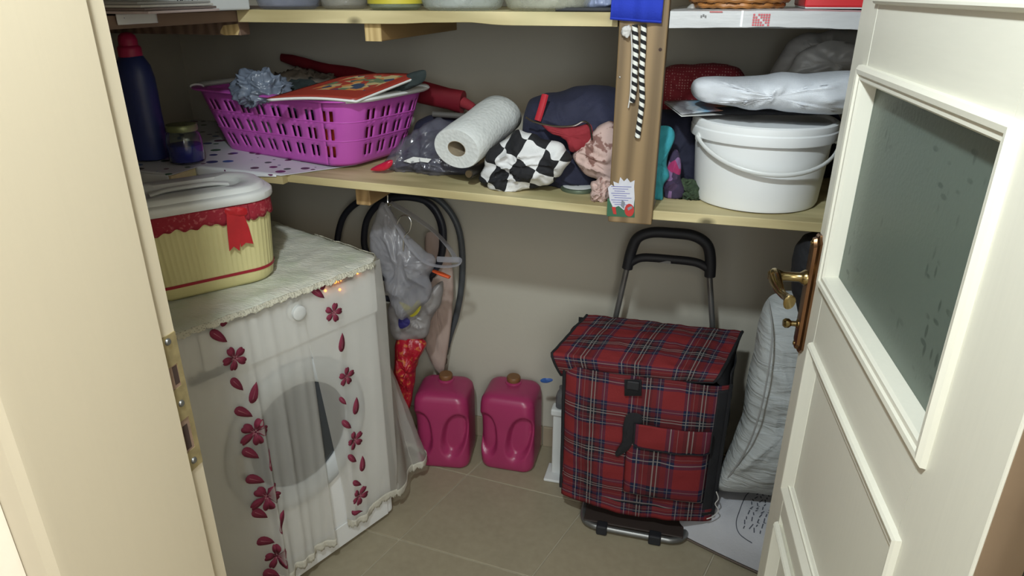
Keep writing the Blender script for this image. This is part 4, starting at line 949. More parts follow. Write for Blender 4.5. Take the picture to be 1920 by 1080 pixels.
jarglass(742, 25, .062, .17, 'green tinted glass jar with a yellow label on the upper shelf', rgb(190, 205, 180), yell=True, dY=.01)
jarglass(868, 30, .092, .20, 'large clear plastic jar in the middle of the upper shelf', rgb(216, 224, 220))
jarglass(1030, 30, .098, .20, 'large cloudy jar nearest the blue cloth on the upper shelf', rgb(222, 224, 208), dY=.01)
# white box with lettering, stack of papers
q0, q1 = upz(262, 21), upz(452, 17)
wb = thing('white_box', 'white box with black lettering at the left of the upper shelf', 'box', (-1.13, 1.33, TU))
a_, b_ = at(300, 22, 1.30), at(452, 16, 1.50)
A_, B_ = Vector((at(322, 20, 1.26).x, 1.26, TU)), Vector((at(470, 16, 1.50).x, 1.50, TU))
dv_ = (B_ - A_).normalized(); nv_ = Vector((dv_.y, -dv_.x, 0))
g = G(); vs = [A_, B_, B_ - nv_ * .16, A_ - nv_ * .16]; g.add(vs + [v + Vector((0, 0, .11)) for v in vs], [(3, 2, 1, 0), (4, 5, 6, 7), (0, 1, 5, 4), (1, 2, 6, 5), (2, 3, 7, 6), (3, 0, 4, 7)])
build(g, 'carton', simple('white_carton', rgb(196, 200, 202), .5), parent=wb, smooth=False, bev=.004)
pt_ = onpl(333, 13, A_ + nv_ * .0008, nv_)
text('lettering', 'PlaiTo', .026, simple('black_print', rgb(26, 30, 34), .6), wb, pt_, dv_, (0, 0, 1))
# papers
for k in range(4):
    pz_ = TU + .0012 + k * .0052; g = G()
    p0, p1 = at(205 - 20, 20, 1.12), at(322 + (3 - k) * 2, 20, 1.20)
    vs = [Vector((-1.35, 1.08, pz_)), Vector((p1.x - .004 * k, 1.13, pz_)), Vector((p1.x - .02 - .004 * k, 1.36, pz_)), Vector((-1.40, 1.30, pz_))]
    g.add(vs + [v + Vector((0, 0, .0046)) for v in vs], [(3, 2, 1, 0), (4, 5, 6, 7), (0, 1, 5, 4), (1, 2, 6, 5), (2, 3, 7, 6), (3, 0, 4, 7)])
    tag(build(g, 'magazine', simple('paper_edge', [rgb(176, 160, 158), rgb(110, 96, 92), rgb(190, 186, 180), rgb(150, 148, 146)][k], .6), smooth=False, bev=.001), ['pinkish magazine at the bottom of the stack on the upper left shelf', 'brown-edged magazine second from the bottom of the upper left stack', 'white-edged magazine third from the bottom of the upper left stack', 'grey magazine on top of the upper left stack'][k], 'magazine', 'magazines stacked on the upper left shelf')
# white dotted cloth hanging over the upper corner board
def uc(u, v):
    a, b = onx(214, 22, -1.068), onx(290, 22, -1.068)
    y = a.y + (b.y - a.y) * u
    return Vector((-1.066 + .002 * math.sin(9 * u), y, TU + .001 - v * .0195))
tag(build(G().grid(uc, 24, 6), 'oilcloth_strip', M['dots'], ang=180, sol=.0015), 'white dotted oilcloth strip hanging over the upper left corner board', 'cloth')
# black tray, blue film, right side things
tr_ = thing('black_tray', 'thin black tray with crumpled film beside the blue cloth', 'tray', (-.25, 1.6, TU))
p0, p1 = at(1040, 28, 1.53), at(1150, 28, 1.53)
build(G().box((p0.x, 1.53, TU + .0005), (-.19, 1.80, TU + .008)), 'tray', M['black'], parent=tr_, smooth=False, bev=.002)
blob('crumpled_film', None, None, [(1100, 20), (1090, 5), (1110, -25), (1150, -30), (1155, 5), (1145, 15)], 1.62, .03, simple('pale_blue_film', rgb(150, 160, 190), .3, var=.2), parent=tr_, amp=.012, seed=61)
# blue cloth hanging over the post, two cords and a knot
M['blue'] = fab('royal_blue_cloth', rgb(28, 52, 170), 300)
bcx0, bcx1 = at(1145, 20, 1.47), at(1244, 20, 1.47)
bl = thing('blue_cloth', 'royal blue cloth hanging in front of the top of the post', 'cloth', (bcx0.x + .05, 1.475, 1.45))
def blf(u, v):
    a, b = at(1144, 37, 1.473), at(1240, 44, 1.473); z0 = a.z + (b.z - a.z) * u
    x = a.x + (b.x - a.x) * u + .004 * v
    return Vector((x, 1.474 + .004 * math.sin(u * 7) + .002 * math.sin(u * 17 + v * 3), z0 + .30 * v))
build(G().grid(blf, 30, 10), 'cloth_panel', M['blue'], parent=bl, ang=180, sol=.002)
build(G().tube([blf(u / 20, 0) + Vector((0, -.001, .003)) for u in range(21)], .0018, n=6), 'hem', M['blue'], parent=bl)
t = NT('black_white_twist'); sp = t.n('ShaderNodeSeparateXYZ'); t.l(t.uv(), sp.inputs[0])
fr = t.math('FRACT', t.math('ADD', sp.outputs[0], t.math('MULTIPLY', sp.outputs[1], 62)))
M['twist'] = t.set(col=t.ramp(fr, [(0, rgb(22, 22, 24)), (.5, rgb(214, 214, 206))], 'CONSTANT'), rough=.85)
def cord(pts, r, name, label, mat):
    return tag(build(G().tube(sm([at(x, y, Y) for x, y, Y in pts], per=8), r, n=12), name, mat), label, 'cord', 'cords hanging on the post')
cord([(1207, 46, 1.477), (1206, 90, 1.478), (1203, 140, 1.477), (1204, 185, 1.477), (1200, 222, 1.477), (1195, 258, 1.477)], .0058, 'twisted_cord', 'longer black and white twisted cord hanging on the post', M['twist'])
cord([(1190, 46, 1.477), (1192, 90, 1.478), (1190, 140, 1.477), (1189, 165, 1.477), (1185, 192, 1.477)], .0058, 'twisted_cord', 'shorter black and white twisted cord hanging on the post', M['twist'])
cord([(1182, 50, 1.476), (1185, 90, 1.474), (1184, 130, 1.474), (1182, 175, 1.475), (1178, 202, 1.477)], .0014, 'thin_string', 'thin white string beside the shorter twisted cord', M['whitecl'])
ell('knotted_tassel', 'grey white knotted tassel at the left of the cords', 'tassel', at(1175, 58, 1.473), (.008, .008, .012), M['whitecl'], amp=.004, sc=90, n=24, m=18)
# right upper: white wrapped board
rb_ = thing('wrapped_board', 'upper right shelf board wrapped in white film with red print', 'shelf', (.25, 1.75, 1.43))
t = NT('white_wrap_film'); f_ = t.noise(14, 3, t.map(t.obj(), (1, 1, 4))); t.bump(f_, .4, .004); M['wrap'] = t.set(col=t.mix(f_, rgb(174, 174, 174), rgb(192, 193, 194)), rough=.35)
R_ = []
for i in range(41):
    x = -.084 + (.655 + .084) * i / 40; e = .0022 * math.sin(13 * x) + .0018 * nz((x, 0, 0), 30, 3)
    R_.append([Vector((x, YF - .002, 1.434 + e)), Vector((x, YF + .04, 1.432)), Vector((x, WY - .001, 1.434)), Vector((x, WY - .001, 1.464)), Vector((x, YF + .012, 1.4665 + e * .5)), Vector((x, YF - .001, 1.464 + e * .5))])
build(G().loft(R_), 'wrapped_slab', M['wrap'], parent=rb_, ang=25)
a_ = at(1392, 40, YF - .003)
build(G().box((a_.x - .004, YF - .0032, 1.4355), (a_.x + .001, YF - .0008, 1.465)), 'film_seam', M['whiteb'], parent=rb_, smooth=False, bev=.0005)
g = G(); pr = at(1427, 42, YF - .0035)
for i in range(7):
    for j in range(5):
        if (i + j) % 6 == 5: continue
        g.box((pr.x - .016 + i * .0046, YF - .0037, 1.438 + j * .0046), (pr.x - .0125 + i * .0046, YF - .0031, 1.4412 + j * .0046))
build(g, 'red_print', simple('red_print', rgb(196, 84, 92), .5), parent=rb_, smooth=False)
g = G(); pr = at(1313, 35, YF - .0035)
for i in range(3): g.box((pr.x + i * .004, YF - .0037, 1.452 + .002 * (i % 2)), (pr.x + .003 + i * .004, YF - .0031, 1.456 + .002 * (i % 2)))
build(g, 'grey_print', simple('grey_print', rgb(110, 110, 110), .5), parent=rb_, smooth=False)
g = G(); pr = at(1330, 29, YF - .0035); g.box((pr.x, YF - .0037, 1.4615), (pr.x + .024, YF - .0031, 1.4635)); build(g, 'red_print', simple('red_print_line', rgb(190, 90, 90), .5), parent=rb_, smooth=False)
# wicker basket
wc = Vector((at(1383, 15, 1.62).x, 1.63, 1.467)); wk = thing('wicker_basket', 'round golden brown wicker basket on the wrapped board', 'basket', tuple(wc))
wic = simple('wicker_cane', rgb(168, 112, 58), .5, var=.3, vs=40)
for k in range(8):
    rr_ = .088 + .020 * (k / 7) ** .6; ph = (k % 2) * math.pi
    pts = [Vector((wc.x + (rr_ + .0028 * math.sin(12 * a + ph)) * math.cos(a), wc.y + (rr_ + .0028 * math.sin(12 * a + ph)) * math.sin(a), wc.z + .006 + k * .0105 + .0008 * math.sin(24 * a))) for a in [2 * math.pi * i / 96 for i in range(96)]]
    build(G().tube(pts, .0055, n=7, closed=True), 'woven_strand', wic, parent=wk)
g = G()
for i in range(24):
    a = 2 * math.pi * i / 24; g.tube([Vector((wc.x + r_ * math.cos(a), wc.y + r_ * math.sin(a), wc.z + z_)) for r_, z_ in ((.086, .002), (.098, .02), (.106, .05), (.109, .085))], .0026, n=6)
build(g, 'stakes', simple('dark_cane', rgb(96, 62, 34), .6), parent=wk, kind='stuff')
build(G().lathe([(.085, .001), (.085, .005), (.002, .005)], c=wc, n=32), 'basket_base', wic, parent=wk)
blob('plastic_film', 'loose grey plastic film beside the wicker basket', 'film', [(1283, 24), (1290, 12), (1300, 8), (1305, 18), (1320, 24), (1300, 27)], 1.55, .015, M['frost'], zmin=1.4675, amp=.006, rings=5, seed=71)
rbx = thing('red_box', 'red box with a white lower edge at the right of the upper shelf', 'box', (.3, 1.6, 1.47))
p0 = at(1508, 14, 1.545); zr = p0.z
build(G().box((p0.x, 1.545, zr), (.55, 1.75, zr + .13)), 'lid', simple('red_card', rgb(198, 36, 42), .45), parent=rbx, smooth=False, bev=.004)
build(G().box((p0.x + .002, 1.548, 1.4682), (.548, 1.748, zr + .004)), 'tray', M['white'], parent=rbx, smooth=False, bev=.001)

# ================================================================ UNDER THE SHELF
hook_z = zb_(-.83)
M['hoseb'] = simple('dark_blue_hose', rgb(30, 32, 42), .5); M['hoseg'] = simple('grey_hose', rgb(70, 74, 78), .5)
hs = thing('coiled_hose', 'dark blue black hose coiled on the wall under the shelf', 'hose', tuple(at(760, 420, 1.97)))
def aw(L): return [at(x, y, Y) for x, y, Y in L]
build(G().tube(sm(aw([(634, 470, 1.95), (634, 440, 1.95), (645, 405, 1.95), (670, 380, 1.95), (705, 368, 1.95), (745, 362, 1.95), (785, 370, 1.955), (815, 395, 1.955), (828, 430, 1.955), (826, 480, 1.955), (800, 530, 1.95), (740, 560, 1.95), (680, 545, 1.95), (645, 510, 1.95)]), closed=True, per=6), .0105, n=12, closed=True), 'outer_loop', M['hoseb'], parent=hs)
build(G().tube(sm(aw([(686, 470, 1.925), (683, 440, 1.925), (690, 408, 1.925), (712, 382, 1.925), (750, 370, 1.925), (795, 376, 1.925), (820, 398, 1.925), (832, 440, 1.925), (820, 500, 1.925), (770, 530, 1.925), (710, 515, 1.925)]), closed=True, per=6), .0105, n=12, closed=True), 'inner_loop', M['hoseb'], parent=hs)
hg_ = thing('drain_hose', 'grey hose curving down the wall to a threaded connector', 'hose', tuple(at(832, 700, 2.0)))
build(G().tube(sm(aw([(770, 365, 1.985), (810, 368, 1.985), (840, 392, 1.985), (860, 430, 1.985), (867, 480, 1.99), (865, 540, 1.995), (856, 590, 2.0), (845, 625, 2.005), (838, 650, 2.005)]), per=8), .0105, n=14), 'hose', M['hoseg'], parent=hg_)
cg = G().tube(aw([(838, 648, 2.005), (835, 662, 2.005)]), .0125, n=14); build(cg, 'collar', simple('zinc', rgb(120, 116, 108), .4, .6), parent=hg_)
build(G().tube(aw([(835, 660, 2.005), (831, 682, 2.005)]), [.009, .010], n=14).tube(aw([(832, 672, 2.003), (831, 680, 2.003)]), .014, n=6), 'connector', simple('tarnished_brass', rgb(112, 96, 84), .45, .5), parent=hg_)
# hanging bags
hk = thing('wire_hook', 'bright wire hook under the lower shelf holding the carrier bag', 'hook', tuple(at(727, 372, 1.62)))
build(G().tube(sm(aw([(727, 366, 1.62), (727, 378, 1.62), (729, 386, 1.615), (733, 384, 1.61)]), per=5), .0022, n=8), 'hook_wire', M['chrome'], parent=hk)
hgw = thing('wire_hanger', 'thin wire hanger hook caught in the carrier bag handle', 'hanger', tuple(at(758, 440, 1.70)))
build(G().tube(sm(aw([(744, 420, 1.69), (752, 406, 1.69), (764, 405, 1.69), (771, 416, 1.69), (768, 432, 1.69), (758, 444, 1.69), (756, 470, 1.69)]), per=6), .002, n=8), 'hanger_hook', M['chrome'], parent=hgw)
M['carrier'] = translucent('carrier_bag_film', rgb(186, 186, 194), .45, rough=.25, tl=.35, var=.2, vs=12, bump=.8, bs=22)
cbg = thing('carrier_bag', 'white carrier bag hanging from the shelf hook, a handle loop sagging right', 'bag', tuple(at(760, 620, 1.72)))
blob('bag_body', None, None, [(714, 380), (726, 384), (748, 420), (775, 455), (800, 475), (815, 488), (812, 505), (806, 520), (808, 545), (795, 570), (755, 600), (740, 575), (722, 520), (702, 478), (696, 445), (704, 410)], 1.73, .045, M['carrier'], parent=cbg, amp=.020, sc=16, seed=81, n=100)
build(G().tube(sm(aw([(722, 382, 1.68), (745, 425, 1.69), (770, 465, 1.69), (798, 492, 1.68), (830, 500, 1.68), (858, 497, 1.68), (862, 488, 1.69), (840, 487, 1.70), (820, 486, 1.71)]), per=6), .0075, n=10, sx=.4, sy=1.1), 'handle_loop', M['carrier'], parent=cbg)
build(G().tube(sm(aw([(732, 380, 1.74), (770, 402, 1.75), (812, 432, 1.77), (840, 462, 1.77), (858, 490, 1.75)]), per=6), .010, n=10, sx=.3, sy=1.5), 'rear_handle', M['carrier'], parent=cbg)
build(G().tube(aw([(812, 508, 1.72), (828, 514, 1.715), (843, 520, 1.71)]), [.006, .009, .007], n=8, sx=.6), 'orange_object', simple('orange_plastic', rgb(206, 84, 40), .5), parent=cbg)
pbg = thing('printed_bag', 'grey plastic bag with a yellow and blue print hanging behind the curtain corner', 'bag', tuple(at(770, 640, 1.78)))
blob('bag_body', None, None, [(735, 560), (790, 560), (815, 535), (832, 528), (826, 570), (808, 600), (802, 630), (770, 640), (740, 636), (730, 600)], 1.80, .035, translucent('grey_bag_film', rgb(176, 172, 172), .8, bump=.7, bs=20), parent=pbg, amp=.012, sc=18, seed=83)
def prn(L, Y, c, nm): build(blobg([at(x, y, Y) for x, y in L], .002, amp=.002, rings=3), nm, simple(nm + '_ink', c, .5), parent=pbg)
prn([(748, 566), (760, 572), (768, 578), (780, 572), (784, 562), (789, 570), (788, 580), (780, 590), (770, 594), (760, 584)], 1.748, rgb(176, 166, 50), 'yellow_print')
prn([(748, 598), (758, 594), (768, 600), (766, 610), (754, 616), (748, 612)], 1.748, rgb(44, 40, 100), 'blue_print')
blob('pale_bag', 'pale pinkish paper bag hanging flat on the wall beside the hose', 'bag', [(798, 440), (830, 452), (848, 500), (850, 560), (842, 640), (828, 700), (800, 660), (795, 600), (800, 520)], 1.965, .018, simple('pale_pink_paper', rgb(168, 148, 138), .8), seed=85, amp=.008)
t = NT('red_net_bag'); c = t.mix(t.ramp(t.noise(70, 3), [(.55, (0, 0, 0, 1)), (.68, (1, 1, 1, 1))]), rgb(158, 22, 40), rgb(190, 110, 60)); t.bump(t.noise(60, 3), .6, .004); M['rednet'] = t.set(col=c, rough=.35)
blob('red_bag', 'crumpled red snack bag hanging above the left pink jug', 'bag', [(745, 632), (770, 626), (798, 640), (794, 658), (782, 680), (776, 720), (768, 765), (750, 770), (740, 700)], 1.80, .035, M['rednet'], seed=86, amp=.016, sc=22)
# pink jugs
def jug(c, ang, label):
    R = rotz(math.radians(ang)); c = Vector(c); th = thing('plastic_jug', label, 'jug', tuple(c), 'pink jugs on the floor')
    N = 180; hx, hy, HT = .093, .085, .285
    rings = []
    prof = [(0, .86), (.006, .94), (.02, .985), (.05, 1), (.10, 1), (.14, 1), (.18, 1), (.215, 1), (.245, .985), (.262, .95), (.275, .86), (.283, .70), (.286, .5)]
    import bisect
    zs = [0, .004, .010, .02, .035] + [.05 + .006 * k for k in range(34)] + [.257, .262, .267, .272, .277, .281, .284, .286]
    def sc_(z):
        for (a, b), (c_, d) in zip(prof, prof[1:]):
            if a <= z <= c_: return b + (d - b) * (z - a) / (c_ - a)
        return prof[-1][1]
    for z in zs:
        s = sc_(z); row = []
        for p in rrect(hx, hy, .034, N):
            q = p * s
            # finger recesses either side of the vertical grip on the front face (y<0)
            if p.y < .0:
                zz = (z - .135) / .092
                for cx, wx, mx in ((.046, .046, .030), (-.066, .040, .024)):
                    shift = .016 * zz if cx > 0 else -.004 * zz
                    xx = (p.x - cx - shift) / wx; d2 = xx * xx + zz * zz * abs(zz) ** .6
                    if d2 < 1:
                        k_ = 1 - d2; k_ = k_ * k_ * (3 - 2 * k_); k_ = min(1, k_ * 1.7)
                        q = Vector((q.x, q.y + mx * k_ * min(1, -p.y / .04), 0))
            row.append(R @ q + c + Vector((0, 0, z)))
        rings.append(row)
    build(G().loft(rings), 'body', M['pinkp'], parent=th, ang=70)
    n0 = c + R @ Vector((0, .030, 0)) + Vector((0, 0, .282))
    build(G().lathe([(.030, 0), (.028, .006), (.020, .010), (.020, .014)], c=n0, n=24), 'neck', M['pinkp'], parent=th)
    build(G().lathe([(.0215, .008), (.023, .010), (.0235, .022), (.021, .026), (.002, .027)], c=n0, n=28), 'cap', M['brown'], parent=th)
    for dx, dy in ((-.055, -.05), (.05, -.05), (-.05, .04), (.06, .03)):
        build(G().lathe([(.003, 0), (.0025, .002), (.001, .003)], c=c + R @ Vector((dx, dy, 0)) + Vector((0, 0, .2835 if abs(dx) < .052 else .281)), n=8), 'stud', M['pinkp'], parent=th)
jug((-.748, 1.885, .0005), 8, 'pink plastic jug with brown cap, left one by the curtain')
jug((-.525, 1.928, .0005), 1, 'pink plastic jug with brown cap, right one in the open')

# shopping trolley -------------------------------------------------
t = NT('red_tartan'); u_ = t.uv(); sp = t.n('ShaderNodeSeparateXYZ'); t.l(u_, sp.inputs[0])
def band_(ax_, per, off):
    fr = t.math('FRACT', t.math('ADD', t.math('DIVIDE', sp.outputs[ax_], per), off))
    K, Rr, Nn, Gr = rgb(26, 28, 36), rgb(122, 40, 42), rgb(30, 34, 60), rgb(44, 52, 48)
    base = t.ramp(fr, [(0, Rr), (.36, Nn), (.47, rgb(80, 32, 37)), (.60, K), (.78, rgb(80, 32, 37)), (.86, Nn), (.97, Rr)], 'CONSTANT')
    w0, w1 = (0, 0, 0, 1), (1, 1, 1, 1)
    line = t.ramp(fr, [(0, w0), (.415, w1), (.43, w0), (.52, (.5, .5, .5, 1)), (.53, w0), (.66, w1), (.676, w0), (.72, w1), (.736, w0), (.90, (.6, .6, .6, 1)), (.912, w0)], 'CONSTANT')
    return base, line
b1, l1 = band_(0, .150, .12); b2, l2 = band_(1, .130, .3)
wvn = t.n('ShaderNodeTexWave'); wvn.inputs['Scale'].default_value = 260; wvn.bands_direction = 'DIAGONAL'; t.l(u_, wvn.inputs[0])
mixf = t.math('MULTIPLY_ADD', wvn.outputs['Fac'], .3, .35); c = t.mix(mixf, b1, b2); c = t.mix(1.0, c, t.mix(.5, b1, b2), 'MIX')
ln = t.math('MAXIMUM', l1, l2); c = t.mix(t.math('MULTIPLY', ln, .6), c, rgb(146, 140, 134)); t.bump(t.noise(240, 2), .3); M['tartan'] = t.set(col=c, rough=.85, spec=.2)
tx0, tx1 = -.300, .142; ty0, ty1 = 1.665, 1.875
tro = thing('shopping_trolley', 'red tartan shopping trolley with black handle and steel frame', 'shopping trolley', (-.08, 1.75, 0))
def bagf(u, v):   # front skin, pillowy
    zl = .115 + (.545 - .115) * v; x = tx0 + (tx1 - tx0) * u
    x += (.012 if v > .5 else 0) * 0; lean = -.010 * v
    x = x * (1 - .03 * v) if False else x
    z = zl + (.010 * math.sin(math.pi * u) * (-1) if v < .05 else 0)
    y = ty0 - .022 * math.sin(math.pi * u) ** .7 * math.sin(math.pi * min(1, v * .9 + .1)) + lean + .007 * nz((x, 0, z), 11, 4) + .004 * nz((x, 0, z), 26, 5) + .02 * (abs(u - .5) * 2) ** 8
    return Vector((x, y, z))
bd = build(G().grid(bagf, 60, 60, uvf=lambda u, v: (u * .45, v * .43)), 'front_panel', M['tartan'], parent=tro, ang=180, sol=.003)
def sidef(sx):
    def f(u, v):
        z = .125 + .45 * v; y = ty0 + .015 + (ty1 - ty0 - .015) * u; x = (tx1 if sx > 0 else tx0) + sx * (.014 * math.sin(math.pi * u) + .006 * nz((0, y, z), 14, 7))
        return Vector((x, y, z))
    return f
M['darkside'] = M['tartan']
build(G().grid(sidef(1), 20, 30, uvf=lambda u, v: (u * .22, v * .43)), 'side_panel', M['blackfab'], parent=tro, ang=180, sol=.003)
build(G().grid(sidef(-1), 20, 30, uvf=lambda u, v: (u * .22, v * .43)), 'side_panel', M['tartan'], parent=tro, ang=180, sol=.003)
build(G().grid(lambda u, v: Vector((tx0 + (tx1 - tx0) * u, ty1, .125 + .47 * v)), 10, 10), 'back_panel', M['blackfab'], parent=tro, sol=.003)
build(G().grid(lambda u, v: Vector((tx0 + .01 + (tx1 - tx0 - .02) * u, ty0 + .015 + (ty1 - ty0 - .015) * v, .122)), 10, 10), 'bag_floor', M['blackfab'], parent=tro, sol=.003)
# lid: from the back top over the front, with a hanging valance
lidp = [at(1101, 590, 1.875), at(1390, 622, 1.875)]
LB0, LB1 = onz(1101, 590, .612), onz(1392, 622, .612); LF0, LF1 = onz(1034, 664, .578), onz(1352, 700, .580)
VF0, VF1 = at(1052, 702, LF0.y + .028), at(1338, 716, LF1.y - .002)
def lidf(u, v):
    uu = u
    if v < .78:
        w = v / .78; p = LB0.lerp(LB1, u).lerp(LF0.lerp(LF1, u), w); p = p + Vector((0, 0, .012 * math.sin(math.pi * w) * math.sin(math.pi * u) + .004 * nz(p, 18, 3) + .003 * nz(p, 40, 5)))
    else:
        w = (v - .78) / .22; a, b = LF0.lerp(LF1, u), VF0.lerp(VF1, u); p = a.lerp(b, w) + Vector((0, -.006 * math.sin(math.pi * w), -.010 * w * math.sin(math.pi * u) + .004 * nz(a, 20, 9) * w))
    return p
ld = build(G().grid(lidf, 60, 48, uvf=lambda u, v: (u * .46, v * .34)), 'lid_flap', M['tartan'], parent=tro, ang=180, sol=.003)
edge = [lidf(0, v / 30) for v in range(31)] + [lidf(u / 40, 1) for u in range(1, 41)] + [lidf(1, 1 - v / 30) for v in range(1, 31)]
build(G().tube(edge, .0045, n=8, sx=1, sy=1), 'lid_binding', M['blackfab'], parent=tro)
def gus(u, v):   # dark gusset between lid edge and right side
    a = lidf(1, .05 + .9 * u); b = Vector((tx1 + .004, ty1 - .01 - (ty1 - ty0 - .02) * u, .50)); return a.lerp(b, v) + Vector((.004 * math.sin(math.pi * v), 0, 0))
build(G().grid(gus, 14, 8), 'lid_gusset', M['blackfab'], parent=tro, ang=180, sol=.002)
for u in (0, 1):
    build(G().tube([bagf(u, v / 30) + Vector((.002 if u else -.002, -.002, 0)) for v in range(31)], .0055, n=8, sy=1.4), 'edge_binding', M['blackfab'], parent=tro)
# wide black binding at right, bottom hem
build(G().grid(lambda u, v: bagf(.935 + .065 * u, v * .97) + Vector((0, -.003, 0)), 6, 40), 'side_band', M['blackfab'], parent=tro, ang=180, sol=.002)
build(G().grid(lambda u, v: bagf(u, .03) + Vector((0, -.004 + .004 * v, .004 - .045 * v + .006 * math.sin(u * 9))), 60, 5, uvf=lambda u, v: (u * .45, .3 - v * .05)), 'bottom_skirt', M['tartan'], parent=tro, ang=180, sol=.002)
build(G().tube([bagf(u / 40, .03) + Vector((0, -.003, .003)) for u in range(41)], .0016, n=6), 'bottom_seam', M['blackfab'], parent=tro)
# pocket with flap
def onb(px, py, off=0): p = at(px, py, ty0 - .02); return p
pk0, pk1 = onb(1176, 860), onb(1330, 935); 
def u_of(x): return (x - tx0) / (tx1 - tx0)
def v_of(z): return (z - .115) / .43
pu0, pu1 = u_of(at(1172, 870, 1.655).x), u_of(at(1326, 880, 1.655).x); pv1, pv0 = v_of(at(1250, 812, 1.64).z), v_of(at(1250, 935, 1.65).z)
def pock(u, v):
    e = min(1, min(u, 1 - u, v, 1.2 - v) / .08); return bagf(pu0 + (pu1 - pu0) * u, pv0 + (pv1 - pv0) * v) + Vector((0, -.004 - .014 * max(0, e) ** .5, 0))
build(G().grid(pock, 36, 30, uvf=lambda u, v: (u * .18 + .02, v * .16 + .05)), 'front_pocket', M['tartan'], parent=tro, ang=180, sol=.002)
fu0, fu1 = u_of(at(1190, 820, 1.64).x), u_of(at(1334, 820, 1.64).x); fv1, fv0 = v_of(at(1260, 797, 1.635).z), v_of(at(1260, 842, 1.635).z)
def flp(u, v):
    e = min(1, min(u, 1 - u) / .06) ; r = 0
    vv_ = fv0 + (fv1 - fv0) * v + (.012 * (1 - e) if v < .2 else 0)
    return bagf(fu0 + (fu1 - fu0) * u, vv_) + Vector((0, -.026 - .004 * math.sin(math.pi * v), 0))
build(G().grid(flp, 30, 12, uvf=lambda u, v: (u * .16 + .12, v * .03 + .085)), 'pocket_flap', M['tartan'], parent=tro, ang=180, sol=.003)
pe = [flp(0, 1 - v / 8) for v in range(9)] + [flp(u / 20, 0) for u in range(1, 21)] + [flp(1, v / 8) for v in range(1, 9)]
build(G().tube(pe, .003, n=6), 'flap_binding', M['blackfab'], parent=tro)
# closing strap and buckle
def ST(px, py, Y=1.628): return at(px, py, Y)
build(G().add([ST(1171, 712, 1.638), ST(1203, 712, 1.638), ST(1203, 742, 1.632), ST(1171, 742, 1.632)], [(0, 1, 2, 3)]), 'strap_upper', M['blackfab'], parent=tro, sol=.003)
build(blobg([ST(x, y) for x, y in ((1177, 776), (1202, 778), (1203, 800), (1190, 822), (1180, 842), (1158, 856), (1154, 848), (1166, 828), (1168, 800))], .006, amp=.002, rings=5), 'strap_lower', M['blackfab'], parent=tro)
build(G().box((-.017, -.005, -.013), (.017, .005, .013), c=ST(1187, 722, 1.630)), 'buckle', M['black'], parent=tro, smooth=False, bev=.003)
# frame: handle tubes, grip, base
hY = 1.905
def hb_(x, y, Y=hY): return at(x, y, Y)
hl0, hl1 = hb_(1155, 592), hb_(1176, 500); hr0, hr1 = hb_(1336, 610), hb_(1330, 515)
build(G().tube([Vector((hl0.x - .005, hY - .005, .05)), hl0, hl1], .0085, n=12), 'handle_tube', M['steel'], parent=tro)
build(G().tube([Vector((hr0.x + .002, hY - .005, .05)), hr0, hr1], .0085, n=12), 'handle_tube', M['steel'], parent=tro)
gp_ = sm([hb_(1176, 503), hb_(1184, 470), hb_(1196, 446), hb_(1222, 436), hb_(1260, 437), hb_(1300, 442), hb_(1325, 458), hb_(1332, 485), hb_(1331, 518)], per=6)
build(G().tube(gp_, .0155, n=14, sx=1, sy=1), 'grip', M['black'], parent=tro)
build(G().tube(sm([hb_(1183, 492), hb_(1205, 483), hb_(1255, 486), hb_(1305, 492), hb_(1330, 505)], per=6), .0125, n=12), 'cross_bar', M['black'], parent=tro)
build(G().poly([at(x, y, hY - .0115) for x, y in ((1236, 492), (1257, 488), (1258, 495))], (0, -1, 0), .0006), 'release_mark', simple('grey_mark', rgb(120, 120, 120), .4), parent=tro, smooth=False)
bz_ = .022
base = sm([Vector((-.232, 1.82, bz_)), Vector((-.232, 1.72, bz_)), Vector((-.226, 1.668, bz_)), Vector((-.200, 1.645, bz_)), Vector((-.15, 1.640, bz_)), Vector((0, 1.640, bz_)), Vector((.040, 1.642, bz_)), Vector((.068, 1.660, bz_)), Vector((.078, 1.70, bz_)), Vector((.082, 1.82, bz_))], per=6)
build(G().tube(base, .0095, n=12), 'base_tube', M['steel'], parent=tro)
for x0, x1 in ((-.182, -.150), (-.028, .008)):
    build(G().box((x0, 1.626, .004), (x1, 1.655, .036)), 'rubber_foot', M['black'], parent=tro, smooth=False, bev=.004)
build(G().box((-.224, 1.648, .028), (.070, 1.87, .034)), 'base_plate', simple('dark_brown_board', rgb(52, 42, 38), .6), parent=tro, smooth=False, bev=.002)
for x in (-.20, .045): build(G().tube([Vector((x, 1.86, .03)), Vector((x, 1.87, .12))], .008, n=10), 'riser_tube', M['steel'], parent=tro)
for x in (-.275, .115):
    wl = build(G().lathe([(.002, -.014), (.030, -.014), (.036, -.012), (.038, 0), (.036, .012), (.030, .014), (.002, .014)], c=(x, 1.935, .0385), n=32, R=Matrix.Rotation(math.pi / 2, 3, 'Y')), 'wheel', M['black'], parent=tro)
build(G().tube([Vector((-.275, 1.935, .0385)), Vector((.115, 1.935, .0385))], .005, n=8), 'axle', M['steel'], parent=tro)

